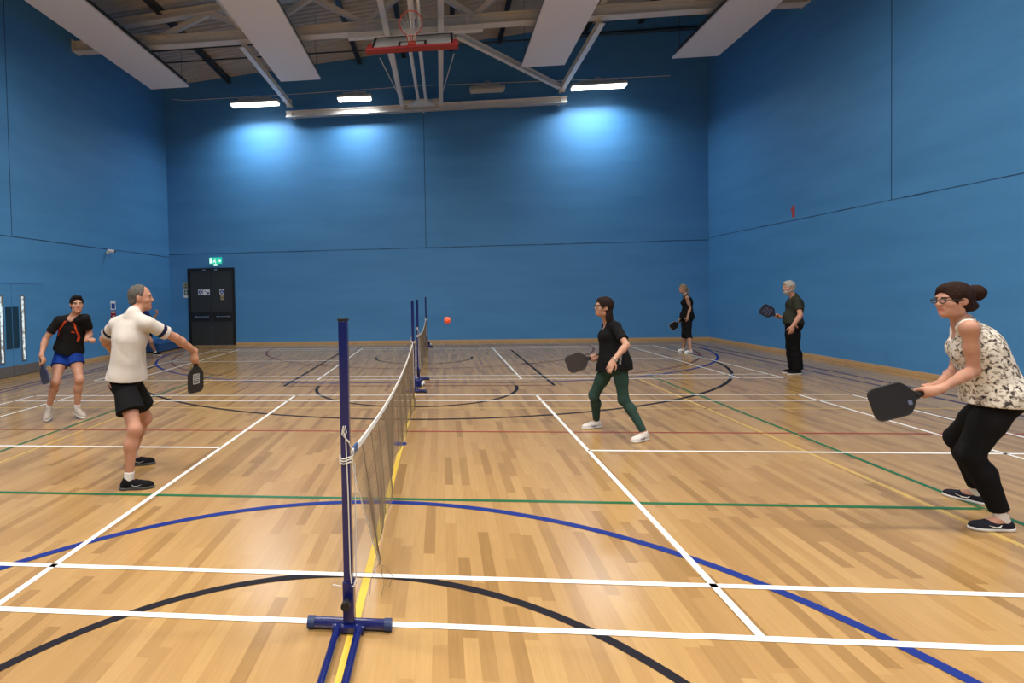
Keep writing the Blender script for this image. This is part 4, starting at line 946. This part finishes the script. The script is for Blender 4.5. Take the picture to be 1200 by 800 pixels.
        if sho.get('mark'):
            for sg in (-1, 1):
                mb = MB(); mb.tube([Y(.035, sg*.0385, .050), Y(.050, sg*.043, .036), Y(.075, sg*.0475, .034), Y(.120, sg*.046, .048)], [.002, .0045, .0045, .001], 6); mb.build('side_mark', sho['mark'], so)
        if st.get('sock'):
            kn, an = J['kn'+q], J['an'+q]; S = Sdf(min(h, .006)); e = lerp(an, kn, st['sock']); S.cone(an-fn*.02, lerp(an, kn, st['sock']+.03), .039*s, .041*s, .01, clip=[(e, nrm(kn-an))]); S.build('sock', SOCK, root)
    return root, dict(root=root, X=X, hs=hs, u=u, r=r, f=f, P=P, J=J, s=s)

def paddle(Hc, h, face, label, mats, wide=.19, blade=.265, hl=.13, deco=None, rim=None, group='pickleball paddles in the players hands'):
    """Hc centre of handle, h towards the blade, face = normal of the blade"""
    Hc, h = Vector(Hc), Vector(h).normalized(); face = Vector(face); n = (face-h*face.dot(h)).normalized(); w_ = n.cross(h)
    t = empty('pickleball_paddle', Hc); tag(t, label, 'paddle', group)
    o = Hc+h*(hl/2)
    out = [(-.018, -.01), (.018, -.01), (.024, .015), (wide*.36, .05), (wide*.47, .075), (wide*.5, .10), (wide*.5, blade-.055)]
    right = out[2:]; arc = [(wide*.5-.045+.045*math.cos(a), blade-.045+.045*math.sin(a)) for a in (0, .4, .8, 1.2, 1.57)]
    pts = [(x, y) for x, y in [(.020, -.01)]+right[:-1]+arc]; full = pts+[(-x, y) for x, y in reversed(pts)]
    mb = MB(); mb.prism(full, (o, w_, h, n), .013); mb.build('blade', mats['face'], t, bevel=.002)
    mb = MB(); ring = [o+w_*x*1.01+h*y for x, y in full]; mb.tube(ring+[ring[0]], .0078, 8, cap=False); mb.build('edge_guard', rim or M['black'], t)
    mb = MB(); oct_ = [(.0165*math.cos(a*math.pi/4+.39), .0145*math.sin(a*math.pi/4+.39)) for a in range(8)]; mb.prism(oct_, (Hc, w_, n, h), hl); hdl = mb.build('handle', mats['grip'], t)
    mb = MB(); mb.prism([(x*1.25, y*1.25) for x, y in oct_], (Hc-h*(hl/2-.006), w_, n, h), .012); mb.build('butt_cap', M['black'], hdl)
    mb = MB(); q0 = Hc-h*hl*.4
    mb.tube([q0+h*hl*.8*i/60+(w_*math.cos(i*.75)*.0172+n*math.sin(i*.75)*.0152) for i in range(61)], .0012, 4); mb.build('grip_wrap', mats['grip'], hdl)
    if deco:
        mb = MB()
        for x0, y0, x1, y1 in deco[0]:
            for sg in (-1, 1): mb.prism([(x0, y0), (x1, y0), (x1, y1), (x0, y1)], (o+n*sg*.0074, w_, h, n), .001)
        mb.build('print', deco[1], t)
    return t

# ------------------------------------------------------------------ the players
def skin3(n, rgb, brow=(.06, .04, .03)):
    rgb = (rgb[0]*.86, rgb[1]*.82, rgb[2]*.78); return dict(skin=skinm('skin_'+n, rgb), lips=skinm('lips_'+n, (rgb[0]*.85, rgb[1]*.55, rgb[2]*.55)), brow=mat('brow_'+n, brow, .8))
JT = {
'P1': {'head': [-2.311, 2.109, 1.68], 'neck': [-2.314, 1.987, 1.541], 'pelvis': [-2.419, 2.024, 0.91], 'shL': [-2.497, 2.006, 1.443], 'shR': [-2.142, 1.925, 1.448], 'elL': [-2.725, 2.17, 1.298], 'elR': [-2.004, 2.156, 1.298], 'wrL': [-2.795, 2.385, 1.153], 'wrR': [-1.924, 2.362, 1.152], 'hipL': [-2.426, 2.11, 0.864], 'hipR': [-2.388, 1.934, 0.893], 'knL': [-2.445, 2.355, 0.502], 'knR': [-2.218, 1.793, 0.528], 'anL': [-2.637, 2.419, 0.093], 'anR': [-2.282, 1.78, 0.088], 'toeL': [-2.474, 2.474, 0.031], 'toeR': [-2.103, 1.826, 0.03]} ,
'P2': {'head': [-4.563, 4.328, 1.608], 'neck': [-4.654, 4.401, 1.454], 'pelvis': [-4.851, 4.505, 0.936], 'shL': [-4.459, 4.358, 1.416], 'shR': [-4.821, 4.304, 1.394], 'elL': [-4.542, 4.548, 1.185], 'elR': [-4.995, 4.26, 1.136], 'wrL': [-4.434, 4.316, 1.108], 'wrR': [-4.932, 4.099, 0.934], 'hipL': [-4.758, 4.513, 0.925], 'hipR': [-4.936, 4.493, 0.895], 'knL': [-4.598, 4.379, 0.559], 'knR': [-4.86, 4.252, 0.55], 'anL': [-4.701, 4.453, 0.135], 'anR': [-5.04, 4.335, 0.162], 'toeL': [-4.556, 4.379, 0.039], 'toeR': [-4.967, 4.202, 0.049]} ,
'P4': {'head': [2.308, 3.588, 1.474], 'neck': [2.381, 3.652, 1.324], 'pelvis': [2.423, 3.592, 0.799], 'shL': [2.409, 3.478, 1.256], 'shR': [2.411, 3.817, 1.235], 'elL': [2.448, 3.261, 1.076], 'elR': [2.498, 3.945, 0.99], 'wrL': [2.279, 3.16, 0.926], 'wrR': [2.313, 3.828, 0.873], 'hipL': [2.455, 3.516, 0.827], 'hipR': [2.376, 3.664, 0.785], 'knL': [2.504, 3.549, 0.444], 'knR': [2.256, 3.812, 0.434], 'anL': [2.691, 3.462, 0.087], 'anR': [2.334, 4.008, 0.087], 'toeL': [2.554, 3.369, 0.029], 'toeR': [2.18, 3.94, 0.03]} ,
'P5': {'head': [6.808, 12.021, 1.655], 'neck': [6.887, 11.992, 1.486], 'pelvis': [6.886, 11.981, 0.901], 'shL': [6.83, 11.82, 1.424], 'shR': [6.907, 12.163, 1.402], 'elL': [6.915, 11.865, 1.145], 'elR': [6.939, 12.2, 1.105], 'wrL': [6.816, 11.766, 0.931], 'wrR': [6.85, 12.228, 0.855], 'hipL': [6.874, 11.894, 0.875], 'hipR': [6.885, 12.068, 0.874], 'knL': [6.879, 11.868, 0.465], 'knR': [6.822, 11.98, 0.479], 'anL': [6.849, 11.708, 0.083], 'anR': [6.847, 12.092, 0.082], 'toeL': [6.693, 11.644, 0.031], 'toeR': [6.689, 12.028, 0.03]} ,
'P6': {'head': [7.044, 8.133, 1.64], 'neck': [7.144, 8.124, 1.477], 'pelvis': [7.085, 8.079, 0.93], 'shL': [7.083, 7.953, 1.389], 'shR': [7.189, 8.297, 1.379], 'elL': [7.037, 7.786, 1.136], 'elR': [7.156, 8.319, 1.069], 'wrL': [6.872, 7.735, 0.938], 'wrR': [6.925, 8.192, 1.081], 'hipL': [7.06, 7.991, 0.925], 'hipR': [7.109, 8.168, 0.925], 'knL': [7.11, 8.048, 0.51], 'knR': [7.134, 8.234, 0.509], 'anL': [7.182, 8.093, 0.087], 'anR': [7.214, 8.269, 0.086], 'toeL': [7.009, 8.058, 0.031], 'toeR': [7.038, 8.256, 0.03]} ,
'P7': {'head': [3.915, 1.299, 1.551], 'neck': [4.029, 1.366, 1.414], 'pelvis': [4.235, 1.352, 0.857], 'shL': [3.927, 1.199, 1.375], 'shR': [4.152, 1.503, 1.34], 'elL': [3.998, 1.249, 1.089], 'elR': [4.062, 1.449, 1.057], 'wrL': [3.757, 1.197, 0.978], 'wrR': [3.839, 1.315, 0.981], 'hipL': [4.192, 1.277, 0.893], 'hipR': [4.291, 1.423, 0.834], 'knL': [4.038, 1.318, 0.512], 'knR': [4.314, 1.717, 0.518], 'anL': [4.222, 1.296, 0.092], 'anR': [4.509, 1.772, 0.096], 'toeL': [4.041, 1.306, 0.032], 'toeR': [4.416, 1.926, 0.038]} ,
'P3': {'head': [-8.332, 12.189, 1.597], 'neck': [-8.335, 12.179, 1.391], 'pelvis': [-8.258, 12.225, 0.75], 'shL': [-8.512, 12.223, 1.308], 'shR': [-8.161, 12.224, 1.28], 'elL': [-8.661, 12.232, 1.037], 'elR': [-7.973, 12.242, 1.02], 'wrL': [-8.433, 12.189, 0.925], 'wrR': [-7.813, 12.236, 1.231], 'hipL': [-8.347, 12.229, 0.727], 'hipR': [-8.171, 12.219, 0.722], 'knL': [-8.471, 12.448, 0.4], 'knR': [-7.925, 12.052, 0.434], 'anL': [-8.381, 12.188, 0.08], 'anR': [-7.934, 12.284, 0.084], 'toeL': [-8.218, 12.133, 0.026], 'toeR': [-7.763, 12.256, 0.032]} ,

}
def all_black_shoe(c, lace=None, sole=None, **k): return dict(mats=[c], sole=sole or SOLE_B, lace=lace or c, **k)
BLACKC = cloth('black_cloth', (.007, .007, .008)); BLACKC2 = cloth('black_sportswear', (.009, .009, .010)); BLUESH = cloth('royal_blue_shorts', (.008, .035, .22))
ORG = cloth('orange_piping', (.50, .06, .02)); NAVY = cloth('navy_band', (.010, .015, .045)); NAVYC = cloth('navy_jersey', (.015, .025, .10))
WHITEC = cloth('white_textured_polo', (.56, .52, .475), noise=.08, ns=60, bump=.4)
GREENL = cloth('dark_green_leggings', (.028, .060, .050)); OLIVE = cloth('dark_olive_polo', (.028, .030, .022))
def floral():
    m = cloth('floral_print', (.6, .57, .5)); nt = m.node_tree; N = nt.nodes; L = nt.links; b = N['Principled BSDF']
    tc = N.new('ShaderNodeTexCoord'); v = N.new('ShaderNodeTexNoise'); v.inputs['Scale'].default_value = 38; v.inputs['Detail'].default_value = 2.5; v.inputs['Distortion'].default_value = .8; L.new(tc.outputs['Object'], v.inputs['Vector'])
    rp = N.new('ShaderNodeValToRGB'); e = rp.color_ramp.elements; e[0].position = .30; e[0].color = (.02, .02, .035, 1); e[1].position = .60; e[1].color = (.66, .62, .55, 1)
    for p, c in ((.37, (.08, .07, .065, 1)), (.43, (.26, .22, .17, 1)), (.50, (.58, .53, .46, 1))): x = rp.color_ramp.elements.new(p); x.color = c
    L.new(v.outputs['Fac'], rp.inputs[0]); L.new(rp.outputs[0], b.inputs['Base Color']); return m
FLORAL = floral()
PGRIP = mat('black_paddle_grip', (.012, .012, .013), .7); PFACE = mat('black_carbon_paddle_face', (.012, .011, .011), .45, noise=.2, nscale=60)
PFACE2 = mat('dark_brown_paddle_face', (.022, .013, .012), .45, noise=.2, nscale=60); PFACE3 = mat('navy_printed_paddle_face', (.015, .02, .05), .4, noise=.5, nscale=40)
PPRINT = mat('pale_grey_paddle_print', (.42, .42, .42), .5); PPRINT2 = mat('blue_grey_paddle_print', (.12, .14, .24), .5)

# 1 man in white polo
def polo_mats(D):
    def fn(c):
        o = np.zeros(len(c), int)
        for q in 'LR':
            sh, el = D['J']['sh'+q], D['J']['el'+q]; d = el-sh; L = np.linalg.norm(d); t = (c-sh)@d/L/L; rad = np.linalg.norm((c-sh)-np.outer(t, d), axis=1)
            o[(t > .40) & (t < .52) & (rad < .11)] = 1
        return o
    return fn
GREYH = hairm('short_grey_hair', (.13, .12, .11))
sk = skin3('older_man', (.50, .26, .175), (.12, .09, .07))
h1 = nrm((-.03, .02, -1)); H1 = np.array(JT['P1']['wrR'])+np.array((-.008, .03, -.078))
person('p1', 'grey-haired man in white polo with navy sleeve bands lunging sideways', JT['P1'], dict(H=1.78, h=.0065, face=(1, .42, -.05), headup=(.12, 0, 1), skin=sk['skin'], lips=sk['lips'], brow=sk['brow'], hair=('thin', GREYH), bw=.98,
    handR=('grip', H1, h1, 1), handL=('open', nrm(np.array(JT['P1']['wrL'])-np.array(JT['P1']['elL'])+np.array((.7, .3, .05))), (1, 0, -.2), 1),
    top=dict(name='polo_shirt', mats=[WHITEC, NAVY], g=.016, sleeve=.68, hem=.045, collar=True, flare=.016, drape=.026, hemn=(-.12, 0, -1), wr=(.0055, 30), matfn=polo_mats, neckdrop=.03),
    bottom=dict(name='shorts', mats=[BLACKC], len=.62, g=.016, flare=.035, wr=(.004, 34)), shoe=dict(mats=[BLACKC], sole=mat('dark_grey_sole', (.05, .05, .05), .6), lace=BLACKC, mark=mat('grey_shoe_mark', (.2, .2, .2), .5)), sock=.16))
paddle(H1, h1, (.96, -.27, 0), 'black paddle with pale square print held by man in white polo', dict(face=PFACE, grip=PGRIP), wide=.20, blade=.265,
       deco=([(-.045, .085, .045, .094), (-.045, .176, .045, .185), (-.045, .085, -.037, .185), (.037, .085, .045, .185), (-.037, .130, .037, .139), (-.004, .094, .004, .130), (-.030, .146, .030, .153), (-.030, .162, .030, .169), (-.028, .100, -.012, .124), (.012, .100, .028, .124)], PPRINT))

# 2 young man in black and orange shirt
def piping(D):
    def fn(c):
        d = c-D['P'](.6); a, b, e = d@D['r'], d@D['f'], d@D['u']; o = np.zeros(len(c), int)
        x = .115-.16*np.clip(e-.02, 0, 1)**1.0
        o[(b > .0) & (np.abs(np.abs(a)-(.135-.45*np.clip(e+.02, 0, .3))) < .012) & (e > -.10) & (e < .17)] = 1
        o[(b > .05) & (a < -.045) & (a > -.085) & (e > .02) & (e < .04)] = 1
        return o
    return fn
sk = skin3('young_man', (.50, .27, .19), (.02, .014, .01)); DARKH = hairm('short_black_hair', (.012, .009, .008))
h2 = nrm((.22, -.05, -.95)); H2 = np.array(JT['P2']['wrR'])+np.array((.0, -.005, -.075))
person('p2', 'dark-haired young man in black shirt with orange piping and blue shorts', JT['P2'], dict(H=1.78, h=.008, face=(.75, -.75, -.05), headup=(.05, -.05, 1), skin=sk['skin'], lips=sk['lips'], brow=sk['brow'], hair=('short', DARKH),
    handR=('grip', H2, h2, -1), handL=('open', (.85, -.2, .25), (-.2, .3, -1), 1, (50, 60, 40)),
    top=dict(name='sports_shirt', mats=[BLACKC2, ORG], g=.014, sleeve=.62, hem=.02, flare=.004, drape=.005, neckdrop=.02, matfn=piping), bottom=dict(name='shorts', mats=[BLUESH], len=.45, g=.014, flare=.022, wr=(.003, 40)),
    shoe=dict(mats=[cloth('grey_trainer', (.36, .31, .27))], sole=SOLE_W, lace=SOLE_W, sc=1.05), sock=.14))
paddle(H2, h2, (.43, .90, .05), 'dark paddle with pale rim held low by the young man', dict(face=PFACE3, grip=PGRIP), wide=.19, blade=.25, rim=mat('navy_paddle_rim', (.03, .04, .10), .4))

# 3 player half hidden behind the man in white
sk = skin3('hidden_player', (.45, .25, .18)); WG = hairm('light_grey_hair', (.35, .33, .31))
person('p3', 'player in navy shirt mostly hidden behind man in white polo', JT['P3'], dict(H=1.72, h=.010, face=(1, -.2, -.1), skin=sk['skin'], lips=sk['lips'], brow=sk['brow'], hair=('short', WG),
    handR=('open', (.2, -.1, 1), (-1, 0, 0), 1, (60, 70, 50)), handL=('open', (1, 0, -.1), (0, 0, 1), 1),
    top=dict(name='jersey', mats=[NAVYC], g=.018, sleeve=.7, hem=-.02), bottom=dict(name='shorts', mats=[BLACKC], len=.6, g=.014, flare=.03),
    shoe=dict(mats=[BLACKC], sole=SOLE_W, lace=BLACKC), sock=.12))

# 4 woman in green leggings
sk = skin3('woman_leggings', (.50, .28, .20), (.05, .03, .02)); BRNH = hairm('dark_brown_hair', (.022, .013, .010))
h4 = nrm((-.94, .0, -.32)); H4 = np.array(JT['P4']['wrR'])+np.array((-.052, .01, .012))
rt, D4 = person('p4', 'woman with shoulder-length dark hair in black tee and green leggings', JT['P4'], dict(H=1.64, h=.007, fem=True, face=(-1, -.12, .06), skin=sk['skin'], lips=sk['lips'], brow=sk['brow'], hair=('long', BRNH), bw=1.0, glasses=mat('thin_metal_spectacle_frame', (.10, .08, .07), .3, metal=.8),
    handR=('grip', H4, h4, 1), handL=('open', nrm(np.array(JT['P4']['wrL'])-np.array(JT['P4']['elL'])+np.array((0, 0, -.12))), (.1, .6, -.5), 1, (8, 20, 20)),
    top=dict(name='tee_shirt', mats=[BLACKC], g=.016, sleeve=.72, hem=-.08, flare=.012, drape=.02, wr=(.005, 30)), bottom=dict(name='leggings', mats=[GREENL], len=1.97, g=.004, wr=(.001, 40)),
    shoe=dict(mats=[cloth('white_trainer', (.62, .58, .55), noise=.1)], sole=SOLE_W, lace=SOLE_W, mark=M['black'], sc=1.10)))
J = D4['J']; d = nrm(J['wrL']-J['elL']); c = J['wrL']-d*.012
mb = MB(); x = nrm(np.cross(d, (0, 0, 1))); y = np.cross(d, x)
mb.tube([c+(x*math.cos(k*math.pi/8)+y*math.sin(k*math.pi/8))*.0285 for k in range(17)], .006, 6)
mb.tube([c-x*.030, c-x*.036], .015, 12) if (x@np.array((0, -1, 0))) < 0 else mb.tube([c+x*.030, c+x*.036], .015, 12)
tee = [c_ for c_ in rt.children if c_.name.startswith('tee_shirt')][0]
from mathutils.bvhtree import BVHTree
bv = BVHTree.FromPolygons([tuple(v.co) for v in tee.data.vertices], [tuple(p.vertices) for p in tee.data.polygons])
tx = MB(); wroot = Vector(world_of(rt).translation)
for i in range(5):
    tgt = Vector((2.425+.004*i, 3.4, .86+.018*i)); hit = bv.ray_cast(tgt+Vector((0, -1, 0))-wroot, Vector((0, 1, 0)))
    if hit[0] is not None: q_ = hit[0]+wroot; tx.obox(q_+Vector((-.010-.003*(i % 2), -.001, 0)), q_+Vector((.010, -.001, 0)), .003, .008)
tx.build('printed_lettering', PPRINT, tee)
tag(mb.build('wrist_watch', mat('pale_metal_watch', (.55, .42, .34), .3, metal=.6)), 'pale watch worn on near wrist of woman in green leggings', 'watch')
paddle(H4, h4, (.1, -1, .25), 'dark brown paddle held low by woman in green leggings', dict(face=PFACE2, grip=PGRIP), wide=.20, blade=.25)

# 5 blonde woman at the back
sk = skin3('blonde_woman', (.48, .27, .19), (.12, .08, .05)); BLH = hairm('blonde_hair', (.34, .25, .16))
h5 = nrm((-.80, -.02, -.60)); H5 = np.array(JT['P5']['wrR'])+np.array((-.03, -.02, -.06))
rt, D5 = person('p5', 'blonde woman in black vest and capris standing at the back', JT['P5'], dict(H=1.70, h=.009, fem=True, bw=1.12, face=(-1, -.1, 0), skin=sk['skin'], lips=sk['lips'], brow=sk['brow'], hair=('tail', BLH),
    handR=('grip', H5, h5, 1), handL=('open', (-.1, 0, -1), (-.2, 1, 0), -1),
    top=dict(name='vest', mats=[BLACKC], g=.014, hem=-.05, flare=.012), bottom=dict(name='capri_trousers', mats=[BLACKC2], len=1.25, g=.012, cuff=.02),
    shoe=dict(mats=[cloth('bright_white_trainer', (.72, .70, .68), noise=.06)], sole=SOLE_W, lace=SOLE_W)))
paddle(H5, h5, (-.1, -1, -.25), 'dark paddle with pale edge held by blonde woman at back', dict(face=PFACE, grip=PGRIP), wide=.20, blade=.25, rim=mat('pale_paddle_rim', (.25, .26, .28), .4))

# 6 man with white beard
sk = skin3('bearded_man', (.50, .26, .18), (.4, .38, .36)); WHH = hairm('white_hair', (.48, .45, .41))
h6 = nrm((-.85, -.02, .50)); H6 = np.array(JT['P6']['wrR'])+np.array((-.055, -.015, .010))
person('p6', 'white-haired bearded man in dark olive polo beside right wall', JT['P6'], dict(H=1.76, h=.008, bw=1.06, belly=.035, face=(-1, -.15, -.03), skin=sk['skin'], lips=sk['lips'], brow=sk['brow'], hair=('full', WHH), beard=True,
    handR=('grip', H6, h6, 1), handL=('open', (-.25, -.05, -1), (.2, 1, -.1), -1),
    top=dict(name='polo_shirt', mats=[OLIVE], g=.020, sleeve=.68, hem=.04, collar=True, wr=(.005, 30)), bottom=dict(name='trousers', mats=[BLACKC], len=1.98, g=.016, cuff=.035, wr=(.004, 30)),
    shoe=dict(mats=[BLACKC], sole=SOLE_W, lace=SOLE_W)))
paddle(H6, h6, (-.1, -1, -.2), 'navy patterned paddle raised by bearded man in olive polo', dict(face=PFACE3, grip=PGRIP), wide=.20, blade=.27,
       deco=([(-.07, .09, .05, .10), (-.05, .13, .07, .14), (-.07, .17, .05, .18), (-.04, .21, .06, .22), (-.06, .10, -.05, .13), (.05, .14, .06, .17), (-.055, .18, -.045, .21)], PPRINT2))

# 7 woman in floral top
sk = skin3('woman_floral', (.52, .28, .20), (.04, .025, .02)); BUNH = hairm('dark_brown_tied_hair', (.030, .013, .009))
h7 = nrm((-.955, .0, -.27)); H7 = np.array(JT['P7']['wrL'])+np.array((-.062, .03, -.030)); NVS = cloth('navy_slip_on_shoe', (.018, .017, .026), noise=.3, ns=80)
rt, D7 = person('p7', 'woman in floral sleeveless top and black trousers, hair in bun, nearest right', JT['P7'], dict(H=1.74, h=.0062, fem=True, bw=1.06, leg=1.12, face=(-1, -.05, -.06), headup=(-.25, 0, 1), skin=sk['skin'], lips=sk['lips'], brow=sk['brow'], hair=('bun', BUNH), glasses=M['black'], arm=.94,
    handL=('grip', H7, h7, -1), handR=('grip', H7-h7*.055+np.array((0, .012, .008)), h7, 1),
    top=dict(name='sleeveless_top', mats=[FLORAL], g=.014, hem=-.012, hemn=(0, 0, -1), flare=.014, drape=.02, wr=(.006, 32), neckdrop=.05), bottom=dict(name='trousers', mats=[BLACKC], len=1.90, g=.010, wr=(.003, 36)),
    shoe=dict(mats=[NVS], sole=SOLE_W, lace=NVS, high=0, mark=SOLE_W), sock=.13))
paddle(H7-h7*.02, h7, (.05, -1, .1), 'large black paddle held in both hands by woman in floral top', dict(face=PFACE, grip=PGRIP), wide=.215, blade=.285, hl=.17,
       deco=([(.02, .045, .05, .07)], PPRINT2))
